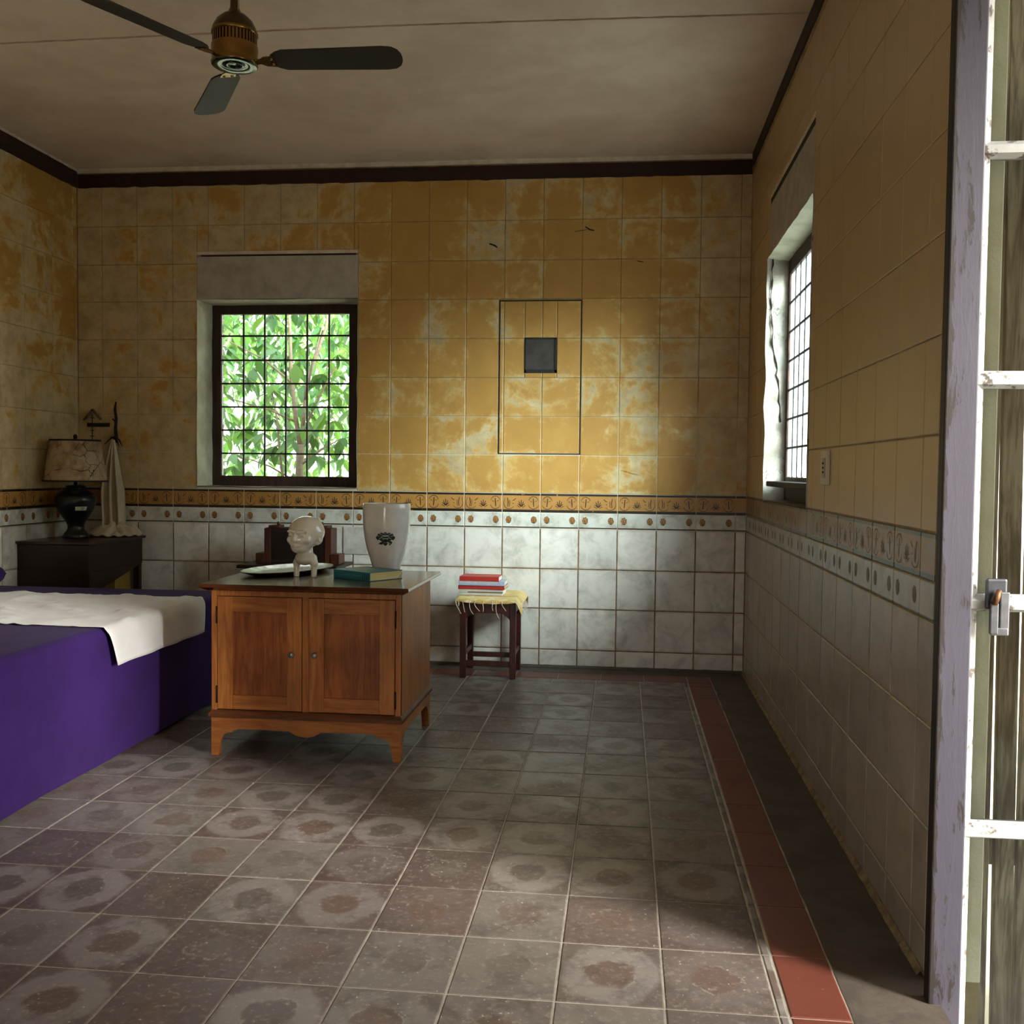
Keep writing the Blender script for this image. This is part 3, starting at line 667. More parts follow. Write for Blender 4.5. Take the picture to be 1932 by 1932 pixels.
def matf(u, v, th=0):
    x = -hw-.005+2*(hw+.012)*u; y = -hw-.004+2*hw*v; z = .006
    ex = max(0, abs(x)-.186); ey = max(0, abs(y)-.186)
    sag = .018*math.sin(PI*u)**.7
    z -= ex*.9 + (ey*1.0 + (sag if y < -.186 else sag*.3)*min(1, ey/.01)) + (.03*ex/.02*min(1, ey/.015) if x > 0 else 0)
    if v < .03: y += .004*math.sin(u*30)
    return (x, y, z+.0025*math.sin(y*60)+th)
b = MB(); b.grid(lambda u, v: matf(u, v), 40, 40); b.grid(lambda u, v: matf(u, v, -.005), 40, 40)
mw = weave('yellow_woven_cotton', 'cdae6a', 'dcc68a'); b.build('woven_cloth', mw, mat_, recalc=False)
fr = plain('cream_fringe_cord', 'd9c6ac', .8, var=.1)
def strand(p, L, dx, dy, sw):
    pts = []
    for i in range(9):
        t = i/8; pts.append((p[0]+dx*t*t+sw*math.sin(t*4+p[0]*40), p[1]+dy*math.sin(PI*min(1, t*1.3)*.5), p[2]-L*t))
    MB().tube(pts, .0022, 6).build('fringe_strand', fr, mat_)
for x, L_, dx in ((-.200, .085, .03), (-.185, .04, -.004), (-.160, .075, .02), (-.118, .085, .032), (-.08, .065, .03), (-.028, .07, .001), (.03, .06, .012), (.055, .11, .022), (.096, .06, .022)):
    strand((x, -hw-.002, -.022), L_, dx, -.006, .004)
for y, L_ in ((-.19, .10), (-.165, .085), (-.13, .075), (-.09, .10), (-.045, .07), (.0, .09), (.05, .08), (.1, .085), (.15, .09), (.19, .08)):
    strand((hw+.006, y, -.018), L_, .012, .01, .005)
def book_thing(name, label, loc, rz, sx, sy, h, cover, page, group=None, soft=False, spine=None, extra=None):
    """origin at the spine-side bottom-left corner; spine along +x at y=0, pages towards +y"""
    t = thing(name, label, 'book', loc, rz, group); ct = .0025 if not soft else .001
    e = .003 if not soft else .0005
    b = MB(); b.box(0, sx, 0, sy, 0, ct); b.box(0, sx, 0, sy, h-ct, h); b.box(0, sx, 0, .004 if not soft else .002, ct, h-ct)
    b.build('cover', cover, t, bevel=.0008)
    p = MB(); n = 5
    for i in range(n):
        z0 = ct+(h-2*ct)*i/n; z1 = ct+(h-2*ct)*(i+1)/n; j = (.0006 if i % 2 else 0)
        p.box(e+j, sx-e-j, .004, sy-e-j*2, z0, z1)
    p.build('page_block', page, t)
    if extra: extra(t, sx, sy, h)
    return t
def pages(name, a_, b_):
    g = G(name, .8, 0, .2); o = g.obj(); x, y, z = g.sep(o); f = g.noise(g.vec(o, (.2, .2, 40)), 18, 3); g.set('Base Color', g.mix(g.mr(f, .35, .65), a_, b_)); return g.m
PG = pages('cream_pages', 'e6d9a0', 'cdbd80'); PW = pages('white_pages', 'e6e4e0', 'c9c6c0'); PO = pages('tan_page_edges', 'd8bd97', 'b99d77')
z0 = .533; bx, by = -1.852, -.405
red = plain('red_book_cloth', 'b8322c', .5, var=.08); red2 = plain('dark_red_book_cloth', '8f2622', .5, var=.1)
gold = plain('dull_gold_print', 'b98550', .5, bump=0)
def redtop(t, sx, sy, h):
    b = MB()
    for pts in ([(.105, .08, h), (.118, .10, h), (.128, .082, h), (.14, .105, h)], [(.118, .075, h), (.15, .078, h)], [(.135, .11, h), (.158, .104, h), (.15, .088, h)], [(.11, .092, h), (.15, .096, h)]):
        b.ribbon(pts, .004, h=.0006)
    b.build('gold_motif', gold, t, recalc=False)
def spine_band(col, z0_, z1_, x0_=0.0, x1_=1.0):
    def f(t, sx, sy, h): MB().box(sx*x0_, sx*x1_, -.0008, .001, h*z0_, h*z1_).build('spine_band', col, t)
    return f
stack = [('pale grey softcover book, lowest of the stack on the stool', .285, .20, .014, plain('pale_grey_cover', 'cfcdc0', .5), PW, None, (-.006, -.012)),
         ('off white book with brown spine stripe, second from the bottom on the stool', .285, .20, .021, plain('offwhite_cover', 'c8c3b5', .5), PW, spine_band(plain('brown_band', '6b4433', .5), .05, .32, .2, 1), (-.002, -.008)),
         ('dark red book with tan page edges, third from the bottom on the stool', .30, .185, .024, red2, PO, spine_band(red, .15, .7, .02, .98), (-.008, -.006)),
         ('pale blue and grey book directly under the top red book on the stool', .298, .18, .026, plain('pale_blue_cover', 'a9b8cf', .45), PW, spine_band(plain('silver_band', 'c3c4c6', .4), .4, .98, .02, .85), (-.006, -.004)),
         ('bright red hardback book with gilt motif, topmost on the stool', .257, .175, .030, red, PW, redtop, (-.002, .003))]
zz = z0
for i, (lab, sx, sy, h, cv, pg, ex, (dx, dy)) in enumerate(stack):
    book_thing('book', lab, (bx+dx, by+dy, zz), math.radians((-.5, .6, -.8, .3, -1.2)[i]), sx, sy, h, cv, pg, 'books stacked on the stool', soft=i < 2, extra=ex)
    zz += h+.0008

# ------------------------------------------------------------------ things on the cabinet
TOPZ = .8022
teal = plain('teal_book_cloth', '1f7480', .45, var=.08)
def teal_extra(t, sx, sy, h):
    b = MB(); blk_ = plain('black_print', '12211f', .5, bump=0)
    n = Vector((0, -1, 0))
    for i in range(4):   # dark letter-like strokes at the near end of the spine
        x = sx-.052+.013*i; b.ribbon([(x, 0, .006), (x+.004, 0, .02), (x+.007, 0, .036)], .0035, n, .0008); b.ribbon([(x+.006, 0, .008), (x+.002, 0, .018), (x+.009, 0, .03)], .0025, n, .001)
    b.build('spine_title', blk_, t, recalc=False)
    b = MB()
    for i in range(9):
        x = .07+.013*i+(.012 if i > 3 else 0); b.ribbon([(x, 0, .019-.0003*i), (x+.004, 0, .026), (x+.008, 0, .019)], .002, n, .0008)
    b.build('spine_lettering', plain('pale_print', '7fa7a6', .5, bump=0), t, recalc=False)
    b = MB()
    for i in range(7):
        y = .05+.016*i; b.ribbon([(.05+.006*i, y, h), (.12, y+.006*math.sin(i), h), (.19-.005*i, y, h)], .010, (0, 0, 1), .0006)
    b.build('cover_picture', plain('faded_yellow_print', 'b3b069', .5, bump=0, var=.4, scale=60), t, recalc=False)
    b = MB(); b.tube([(sx-.002+.03*math.sin(PI*k/12)*(.6+.4*math.sin(PI*k/12)), sy-.03+.004*k/12, .040-.037*k/12+.010*math.sin(PI*k/12)) for k in range(13)], .0014, 6)
    b.build('ribbon_marker', plain('white_cord', 'dedbd2', .6), t)
book_thing('book', 'thick teal hardback book with cream pages lying on the polished cabinet top', (-2.218, -2.000, TOPZ), math.atan2(-.145, .218), .262, .215, .042, teal, PG, extra=teal_extra)

def glaze(name, a_, b_, sc=10, rough=.12):
    g = G(name, rough, 0, .5); o = g.obj(); g.set('Base Color', g.mix(g.mr(g.noise(o, sc, 6, .6), .35, .7), a_, b_)); g.b.inputs['Coat Weight'].default_value = .6; g.b.inputs['Coat Roughness'].default_value = .05; return g.m
vz = thing('vase', 'tall white ceramic vase with a dark green crest on the cabinet', 'vase', (-2.042, -1.63, TOPZ))
prof = [(0, 0), (.068, 0), (.071, .004), (.076, .03), (.089, .075), (.104, .125), (.115, .175), (.1215, .225), (.1245, .275), (.1250, .330), (.1245, .352), (.122, .355), (.119, .351), (.118, .32), (.115, .24), (.10, .14), (.07, .04), (0, .02)]
MB().lathe(prof, 64).build('body', glaze('white_vase_glaze', 'efede6', 'e0ded8'), vz, sharp=60)
# crest wrapped on the vase
def vr(z):
    for (r0, a0), (r1, a1) in zip(prof[1:11], prof[2:12]):
        if a0 <= z <= a1: return r0+(r1-r0)*(z-a0)/(a1-a0)
    return .12
def on_vase(s, z, h=.0008, a0=-PI/2+.18):
    r = vr(z)+h; an = a0 + s/.12; return (r*math.cos(an), r*math.sin(an), z)
b = MB(); zc = .175
def blob(s0, z0_, rs, rz_, rot=0, n=12, h=.0012, wob=.18):
    prev = [b.bm.verts.new(on_vase(s0, zc+z0_, h))]
    for m in (.5, 1.):
        vv = []
        for k in range(n):
            t = 2*PI*k/n; q = m*(1+wob*math.sin(3*t+s0*300)); u, v = rs*q*math.cos(t), rz_*q*math.sin(t)
            vv.append(b.bm.verts.new(on_vase(s0+u*math.cos(rot)-v*math.sin(rot), zc+z0_+u*math.sin(rot)+v*math.cos(rot), h)))
        for k in range(n):
            b._f([prev[0], vv[k], vv[(k+1) % n]] if len(prev) == 1 else [prev[k], vv[k], vv[(k+1) % n], prev[(k+1) % n]])
        prev = vv
b.mi = 0
blob(0, 0, .040, .016, 0, 16)
for k in range(7):
    t = PI*(k+.2)/6.4; blob(.042*math.cos(t), .004+.022*math.sin(t), .012, .009, t+PI/2, 10, .0014)
blob(-.022, -.022, .014, .007, .3); blob(.0, -.026, .012, .008, 0); blob(.026, -.020, .010, .012, .2)
b.mi = 1
for s, w_ in ((-.02, .004), (.0, .0), (.018, .003)):
    b.ribbon([on_vase(s-.014, zc-.004+w_), on_vase(s, zc+.004+w_), on_vase(s+.014, zc-.002+w_)], .004, (0, -1, 0), .0022)
b.ribbon([on_vase(.012, zc-.026), on_vase(.022, zc-.02), on_vase(.03, zc-.028)], .005, (0, -1, 0), .0022)
for k in range(5):
    t = PI*(k+.7)/5.4; p = (.040*math.cos(t), .006+.020*math.sin(t)); b.ribbon([on_vase(p[0]-.006, zc+p[1]-.002), on_vase(p[0], zc+p[1]+.004), on_vase(p[0]+.006, zc+p[1]-.001)], .003, (0, -1, 0), .0024)
b.build('crest', [plain('dark_green_print', '24302c', .3, bump=0, var=.3, scale=120), plain('pale_green_print', '9fb0a6', .3, bump=0)], vz, recalc=False)

# oval tray
tr = thing('tray', 'large oval dark rimmed platter with mottled green face on the cabinet', 'tray', (-2.515, -1.80, TOPZ), math.radians(70))
b = MB(); rings = []
for s_, z_ in ((.0, .005), (.68, .006), (.84, .010), (1.0, .022), (1.015, .0225), (1.0, .018), (.84, .004), (.70, .0), (.0, .0)):
    rings.append((s_, z_))
seg = 56; rr_ = []
for s_, z_ in rings: rr_.append([b.bm.verts.new((0, 0, z_))] if s_ == 0 else [b.bm.verts.new((.305*s_*math.cos(2*PI*k/seg), .165*s_*math.sin(2*PI*k/seg), z_)) for k in range(seg)])
for i, (p, q) in enumerate(zip(rr_, rr_[1:])):
    b.mi = 0 if i < 3 else 1
    for k in range(seg):
        u = []
        for x in (p[k % len(p)], p[(k+1) % len(p)], q[(k+1) % len(q)], q[k % len(q)]):
            if x not in u: u.append(x)
        b._f(u, True)
b.build('platter', [glaze('mottled_green_glaze', '8f967d', '5f6650', 25, .35), glaze('dark_brown_glaze', '2d2018', '4a3424', 20, .2)], tr)

# ceramic head figurine on two legs (one continuous glazed surface)
def smin(a_, b_, k):
    h = max(k-abs(a_-b_), 0)/k; return min(a_, b_) - h*h*k*.25
def ell(p, c_, r):
    q = Vector(((p[0]-c_[0])/r[0], (p[1]-c_[1])/r[1], (p[2]-c_[2])/r[2])); l = q.length; g2 = Vector((q[0]/r[0], q[1]/r[1], q[2]/r[2])).length
    return l*(l-1)/max(g2, 1e-6)
def cap(p, a_, b_, ra, rb):
    pa = p-a_; ba = b_-a_; h = min(1, max(0, pa.dot(ba)/ba.length_squared)); return (pa-ba*h).length - (ra+(rb-ra)*h)
V = Vector
def head_sdf(p):      # local: +y = face forward, z up, metres; head centre at the origin
    x = abs(p.x); q = V((x, p.y, p.z))
    d = ell(p, (0, -.016, .012), (.0835, .083, .083))
    d = smin(d, ell(p, (0, .034, -.022), (.058, .060, .066)), .022)
    d = smin(d, ell(p, (0, .058, -.072), (.032, .028, .022)), .02)
    d = smin(d, cap(q, V((.010, .088, .016)), V((.043, .074, .018)), .0085, .007), .008)
    d = smin(d, ell(q, (.041, .061, -.026), (.016, .015, .014)), .014)
    k = -ell(q, (.0255, .098, .000), (.0175, .019, .0150)); d = max(d, k) if d > k else smin(d, d, .001); d = max(d, k)
    d = smin(d, ell(q, (.0255, .0795, -.0005), (.0135, .0110, .0095)), .001)
    d = smin(d, cap(q, V((.012, .0875, .0085)), V((.040, .0785, .0065)), .0026, .0024), .002)
    d = smin(d, cap(q, V((.013, .085, -.0095)), V((.039, .0775, -.0075)), .0022, .002), .002)
    d = smin(d, cap(V((p.x, p.y, p.z)), V((0, .090, .010)), V((0, .106, -.026)), .0068, .0100), .008)
    d = smin(d, ell(q, (.0095, .098, -.028), (.0065, .008, .0062)), .004)
    d = smin(d, cap(q, V((0, .0965, -.0485)), V((.0185, .0865, -.053)), .0042, .0028), .004)
    d = smin(d, cap(q, V((0, .0955, -.0575)), V((.015, .0875, -.057)), .0048, .003), .004)
    d = max(d, -cap(q, V((0, .103, -.0532)), V((.020, .090, -.0545)), .0024, .0020)); d = max(d, -ell(q, (.0240, .0915, -.0002), (.0046, .0045, .0050)))
    e = ell(q, (.073, -.004, -.012), (.016, .021, .038)); e = max(e, -ell(q, (.088, .006, -.008), (.011, .0125, .026)))
    d = smin(d, e, .005); d = smin(d, cap(q, V((.080, .002, -.008)), V((.080, -.006, .008)), .004, .004), .004)
    d = smin(d, ell(q, (.068, .006, -.046), (.009, .009, .009)), .006)
    return d
def body_sdf(p):
    x = abs(p.x); q = V((x, p.y, p.z))
    d = cap(p, V((0, -.012, -.07)), V((0, -.010, -.118)), .030, .034)
    d = smin(d, ell(p, (0, .004, -.130), (.042, .036, .030)), .02)
    d = smin(d, cap(q, V((.036, -.012, -.122)), V((.046, -.006, -.150)), .019, .0155), .016)
    d = smin(d, cap(q, V((.046, -.006, -.150)), V((.0455, -.002, -.222)), .0150, .0125), .010)
    d = max(d, -(p.z+.2225))
    return d
def sdf(p): 
    a_ = head_sdf(p) if p.z > -.11 else 1.
    b_ = body_sdf(p) if p.z < -.03 else 1.
    return smin(a_, b_, .006)
def surface_nets(f, lo, hi, h):
    n = [int((hi[i]-lo[i])/h)+2 for i in range(3)]; val = {}
    # coarse-to-fine: evaluate the coarse lattice first and only refine near the surface
    C4 = 4; near = set()
    for i in range(0, n[0], C4):
        for j in range(0, n[1], C4):
            for k in range(0, n[2], C4):
                d = f(V((lo[0]+(i+2)*h, lo[1]+(j+2)*h, lo[2]+(k+2)*h)))
                if abs(d) < h*C4*1.6: near.add((i, j, k))
    def g(i, j, k):
        q = (i, j, k)
        if q not in val: val[q] = f(V((lo[0]+i*h, lo[1]+j*h, lo[2]+k*h)))
        return val[q]
    vid = {}; verts = []; faces = []
    CO = [(a_, b_, c_) for a_ in (0, 1) for b_ in (0, 1) for c_ in (0, 1)]
    ED = [(a_, b_) for a_ in range(8) for b_ in range(a_+1, 8) if sum(abs(CO[a_][t]-CO[b_][t]) for t in range(3)) == 1]
    for ci, cj, ck in near:
        for i in range(ci, ci+C4):
            for j in range(cj, cj+C4):
                for k in range(ck, ck+C4):
                    s = [g(i+a_, j+b_, k+c_) for a_, b_, c_ in CO]
                    if all(x > 0 for x in s) or all(x <= 0 for x in s): continue
                    acc = V((0, 0, 0)); m = 0
                    for a_, b_ in ED:
                        if (s[a_] > 0) != (s[b_] > 0):
                            t = s[a_]/(s[a_]-s[b_]); acc += V(CO[a_])+(V(CO[b_])-V(CO[a_]))*t; m += 1
                    acc /= m; vid[(i, j, k)] = len(verts); verts.append((lo[0]+(i+acc.x)*h, lo[1]+(j+acc.y)*h, lo[2]+(k+acc.z)*h))
    for (i, j, k) in vid:
        a_ = g(i, j, k)
        for ax in range(3):
            nb = [i, j, k]; nb[ax] += 1; b_ = g(*nb)
            if (a_ > 0) == (b_ > 0): continue
            u, v = (ax+1) % 3, (ax+2) % 3; cs = []
            for du, dv in ((0, 0), (-1, 0), (-1, -1), (0, -1)):
                q = [i, j, k]; q[u] += du; q[v] += dv; cs.append(vid.get(tuple(q)))
            if None in cs: continue
            faces.append(cs if a_ < 0 else cs[::-1])
    return verts, faces
hv, hf = surface_nets(sdf, (-.104, -.112, -.232), (.104, .124, .104), .0023)
me = bpy.data.meshes.new('glazed_figure'); me.from_pydata(hv, [], hf); me.polygons.foreach_set('use_smooth', [True]*len(me.polygons)); me.materials.append(glaze('cream_white_glaze', 'ece7d6', 'e0dac8', 8, .12))
fig = link('head_figurine', me, None, (-2.362, -2.003, TOPZ+.2215)); fig.rotation_euler = (0, 0, math.radians(-101-90)); fig.scale = (1.05, 1.05, .945); fig.location.z = TOPZ+.2220*.945
tag(fig, 'glossy cream ceramic bald head standing on two stubby legs on the cabinet', 'figurine')
sm = fig.modifiers.new('smooth', 'SMOOTH'); sm.factor = .4; sm.iterations = 2

# ------------------------------------------------------------------ side table and stepped box behind the cabinet
DK = wood('near_black_wood', '33211a', '20130e', 0, .45); DR = wood('reddish_dark_wood', '5a2e1d', '42200f', 2, .45)
sd = thing('side_table', 'dark narrow side table against the back wall, mostly hidden behind the cabinet', 'table', (-2.97, -.31, 0))
MB().box(-.335, .335, -.20, .20, .682, .704).build('table_top', DK, sd, bevel=.005)
for sx in (-1, 1):
    for sy in (-1, 1): MB().box(sx*.27-.018, sx*.27+.018, sy*.16-.018, sy*.16+.018, 0, .684).build('leg', DK, sd, bevel=.003)
for y_ in (-.165, .148): MB().box(-.252, .252, y_, y_+.017, .615, .683).build('apron', DK, sd)
cl = thing('stepped_box', 'dark brown stepped wooden cabinet piece with squared shoulders, standing behind the head figurine', 'box', (-2.945, -.29, .7045))
MB().box(-.225, .225, -.06, .08, .0, .235).build('body', DK, cl, bevel=.004)
b = MB(); b.box(-.228, -.185, -.068, .07, 0, .232); b.build('side_post', DR, cl, bevel=.003); b = MB(); b.box(.185, .228, -.068, .07, 0, .232); b.build('side_post', DR, cl, bevel=.003)
for s in (-1, 1):
    MB().box(*(sorted((s*.226, s*.284))), -.075, .06, 0, .066).build('side_step', DR, cl, bevel=.003)
    MB().box(s*.165-.035, s*.165+.035, -.065, .05, .234, .252).build('top_step', DR, cl, bevel=.002)
    b = MB(); b.lathe([(0, .252), (.012, .252), (.009, .262), (.011, .270), (.0, .276)], 14, s*.15, -.01); b.build('finial', DR, cl)
MB().box(-.17, .17, -.064, -.058, .03, .21).build('front_panel', plain('black_lacquer', '120d0b', .3), cl, bevel=.002)

# ------------------------------------------------------------------ bed
def fabric(name, a_, b_, sc=400, rough=.9, sheen=.3, wr=.25):
    g = G(name, rough, 0, .15); o = g.obj(); f = g.noise(o, sc, 2); n = g.noise(o, 3.5, 5, .6)
    g.set('Base Color', g.mix(g.mr(n, .3, .7), a_, b_)); g.b.inputs['Sheen Weight'].default_value = sheen; g.bump(g.ma('ADD', f, g.ma('MULTIPLY', n, 3.)), wr, .004); return g.m
PUR = fabric('purple_bed_cover', '331a5a', '2a144a', wr=.2, sheen=.03); LIN = fabric('white_linen', 'dcdcdd', 'cecdcb', 260, wr=.3)
bed = thing('bed', 'large bed entirely wrapped in a smooth deep purple cover', 'bed', (-3.86, -2.55, 0))
b = MB(); bx0, bx1, by0, by1, bz = -.80, .775, -2.0, 1.38, .62
rad = .07
# rounded block: plan outline with rounded corners, swept up with a soft top edge
def rrect(x0, x1, y0, y1, r, n=7):
    P = []
    for cx_, cy_, a0 in ((x1-r, y1-r, 0), (x0+r, y1-r, 90), (x0+r, y0+r, 180), (x1-r, y0+r, 270)):
        for i in range(n+1): t = math.radians(a0+90*i/n); P.append((cx_+r*math.cos(t), cy_+r*math.sin(t)))
    out = []
    for p, q in zip(P, P[1:]+P[:1]):
        m = max(1, int(math.dist(p, q)/.12))
        for i in range(m): out.append((p[0]+(q[0]-p[0])*i/m, p[1]+(q[1]-p[1])*i/m))
    return out
levels = [(.018, .004), (.03, 0), (.12, -.0), (.25, 0), (.40, 0), (.52, 0), (.58, .0), (.600, .006), (.612, .016), (.6185, .03), (.62, .05)]
rings = []
base = rrect(bx0, bx1, by0, by1, rad)
cxm, cym = (bx0+bx1)/2, (by0+by1)/2
for z, ins in levels:
    ring = []
    for i, (x, y) in enumerate(base):
        px_ = bx0+ins+(x-bx0)/(bx1-bx0)*(bx1-bx0-2*ins); py_ = by0+ins+(y-by0)/(by1-by0)*(by1-by0-2*ins)
        w = .005*mnoise.noise(Vector((x*2.2, y*2.2, z*1.5)))*(1 if z < .6 else .4)
        if z < .05: w += .004*mnoise.noise(Vector((x*12, y*12, 0)))
        dx, dy = px_-cxm, py_-cym; l = math.hypot(dx, dy); ring.append(b.bm.verts.new((px_+dx/l*w, py_+dy/l*w, z + (.006*mnoise.noise(Vector((x*3, y*3, 5))) if z < .05 else 0))))
    rings.append(ring)
nb = len(base)
for p, q in zip(rings, rings[1:]):
    for k in range(nb): b._f([p[k], p[(k+1) % nb], q[(k+1) % nb], q[k]], True)
b._f(rings[-1]); b._f(list(reversed(rings[0])))
b.build('bed_cover', PUR, bed, sharp=45)
MB().box(bx0+.06, bx1-.06, by0+.06, by1-.06, .0, .03).build('plinth', DK, bed)
def pillow_mesh(sx, sy, h):
    b = MB(); n = 18
    def top(u, v, s):
        a_, c_ = 2*u-1, 2*v-1; e = max(0, 1-abs(a_)**3.2)*max(0, 1-abs(c_)**3.2); k = 1-.06*(a_*a_+c_*c_-2*a_*a_*c_*c_)
        a2, c2 = a_*(1-.20*c_**4), c_*(1-.14*a_**4)
        return (a2*sx/2*k, c2*sy/2*k, h/2+s*h/2*e**.45)
    b.grid(lambda u, v: top(u, v, 1), n, n); b.grid(lambda u, v: top(1-u, v, -1), n, n)
    bmesh.ops.remove_doubles(b.bm, verts=b.bm.verts, dist=.0005); return b
tag(pillow_mesh(.27, .62, .15).build('pillow', PUR, None, (-4.518, -1.52, .6195)), 'plump purple pillow at the wall side of the bed, left edge of the photo', 'pillow')
# white runner laid across the bed, hanging over the near side
def runner():
    b = MB(); nu, nv = 90, 60
    ya, yb = -2.60, -1.555; xe = -3.070; L = 1.30
    def f(u, v):
        y0_ = ya+(yb-ya)*v; s = u*(L+.17) ; y = y0_
        top = L
        if s < top-.03: x = xe-.03-(top-.03-s)+.0; z = .6215
        elif s < top+.03:
            t = (s-top+.03)/.06*PI/2; x = xe-.03+.035*math.sin(t); z = .6215-.035*(1-math.cos(t))
        else: x = xe+.006; z = .6215-.035-(s-top-.03)
        hang = max(0, s-top)
        x += hang*.10 + .004*math.sin(v*22+1)*min(1, hang/.05) + .006*mnoise.noise(Vector((v*7, u*9, 3)))*min(1, hang/.05)
        y += hang*(.30*(1-v)-.30*v) + .012*mnoise.noise(Vector((u*8, v*1.5, 1)))*(1 if v > .98 or v < .02 else 0)
        if s < top: z += .0035+max(0, .016*mnoise.noise(Vector((u*9, v*8, 2)))+.011*mnoise.noise(Vector((u*20, v*18, 6)))+.005*mnoise.noise(Vector((u*45, v*35, 6)))) + (.010*max(0, mnoise.noise(Vector((u*14, 2, 9)))) if v > .93 else 0)
        y += (.10*(1-v)*max(0, .62-u)) * (1 if s < top else 0)
        return (x, y, z)
    b.grid(f, nu, nv); return b
o = runner().build('bed_runner', [LIN], None, recalc=False); tag(o, 'crumpled white linen cloth laid across the purple bed and hanging over its side', 'cloth')
md = o.modifiers.new('thickness', 'SOLIDIFY'); md.thickness = .002; md.offset = 1

# ------------------------------------------------------------------ chest in the corner and what stands on it
ch = thing('corner_chest', 'dark brown wooden chest on legs standing in the back left corner', 'chest', (-4.428, -.38, 0))
CK = wood('blackish_chest_wood', '2d1a12', '1d110c', 2, .4)
MB().box(-.240, .240, -.365, .36, .655, .832).build('upper_body', CK, ch, bevel=.003)
b = MB(); b.prism([(-.365, .50), (.36, .655), (-.365, .655)], lambda y, z: (.222, y, z), lambda y, z: (.240, y, z)); b.build('side_skirt', CK, ch)
MB().box(-.240, .240, -.366, -.35, .35, .655).build('front_panel', CK, ch, bevel=.002)
MB().box(-.241, .262, -.385, .372, .832, .850).build('top', wood('worn_chest_top', '3a2a20', '281a13', 0, .3), ch, bevel=.004)
for sx, sy in ((1, 1), (-1, 1), (1, -1), (-1, -1)): MB().box(sx*.215-.022, sx*.215+.022, sy*.335-.02, sy*.335+.02, 0, .66).build('leg', CK, ch, bevel=.003)
tag(MB().box(-.17, .17, -.11, .11, 0, .60).build('box', plain('ochre_yellow_board', 'a8893c', .7), None, (-4.43, -.16, 0), bevel=.004), 'dull yellow box standing under the dark corner chest', 'box')

lamp = thing('table_lamp', 'dark navy urn shaped table lamp with a cracked parchment shade on the corner chest', 'lamp', (-4.472, -.39, .851))
NAVY = glaze('navy_black_glaze', '12141c', '0c0e14', 14, .3); NAVY.node_tree.nodes['Principled BSDF'].inputs['Coat Weight'].default_value = .15
MB().lathe([(0, 0), (.080, 0), (.084, .012), (.076, .030), (.062, .045), (.052, .062), (.052, .085), (.070, .12), (.100, .165), (.122, .21), (.132, .25), (.131, .27), (.118, .295), (.085, .318), (.060, .33), (.058, .338), (.064, .346), (.058, .352), (.03, .356), (0, .357)], 48).build('urn', NAVY, lamp, sharp=50)
MB().tube([(0, 0, .35), (0, 0, .40)], .012, 12).build('socket', plain('dark_metal', '201a16', .4, .7), lamp)
def shade_mat():
    g = G('cracked_parchment_shade', .8, 0, .2); o = g.obj()
    d = g.voro(g.addv(o, g.ma('MULTIPLY', g.noise(o, 12, 4), .06)), 9., 'DISTANCE_TO_EDGE'); n = g.noise(o, 9, 6, .65)
    col = g.mix(g.mr(n, .42, .68), 'b3a080', '836a50'); col = g.mix(g.ma('MULTIPLY', g.mr(d, .008, .02, 1, 0), g.mr(g.noise(o, 5, 2), .42, .55)), col, '382618'); g.set('Base Color', col); return g.m
b = MB(); b.lathe([(.200, .385), (.158, .655)], 56); b.lathe([(.196, .385), (.154, .655)], 56); b.build('lamp_shade', shade_mat(), lamp, recalc=False)
trimb = plain('black_shade_binding', '15110f', .7)
b = MB(); b.lathe([(.204, .378), (.2045, .388), (.196, .389), (.196, .378), (.204, .378)], 56); b.build('shade_trim', trimb, lamp, sharp=50)
b = MB(); b.lathe([(.162, .648), (.160, .660), (.154, .660), (.155, .648), (.162, .648)], 56); b.build('shade_trim', trimb, lamp, sharp=50)
b = MB(); b.tube([(0, 0, .39), (0, 0, .66)], .005, 8); b.tube([(-.155, 0, .652), (.155, 0, .652)], .003, 6); b.lathe([(.006, .655), (.012, .668), (.014, .682), (.009, .694), (0, .697)], 14); b.build('finial', plain('dark_metal_finial', '2a211a', .4, .7), lamp)
UP = [(.052, .062), (.052, .085), (.070, .12), (.100, .165), (.122, .21), (.132, .25)]
def on_urn(an, z, h=.001):
    for (r0, a0), (r1, a1) in zip(UP, UP[1:]):
        if a0 <= z <= a1: r = r0+(r1-r0)*(z-a0)/(a1-a0)+h; return (r*math.cos(an), r*math.sin(an), z)
b = MB(); g_ = [[b.bm.verts.new(on_urn(-1.08+.62*i/8, .188+.026*k/3)) for k in range(4)] for i in range(9)]
for i in range(8):
    for k in range(3): b._f([g_[i][k], g_[i+1][k], g_[i+1][k+1], g_[i][k+1]])
stick = b.build('paper_label', plain('paper_label', 'c7c8b4', .7, bump=0), lamp, recalc=False)
b = MB()
for z, w0, w1 in ((.207, .45, .80), (.201, .52, .78), (.195, .47, .75)): b.ribbon([on_urn(-1.08+.62*(w0+(w1-w0)*t/4), z, .0015) for t in range(5)], .003, (.6, -.8, 0), .001)
b.build('label_print', plain('label_ink', '3a3c34', .7, bump=0), stick, recalc=False)

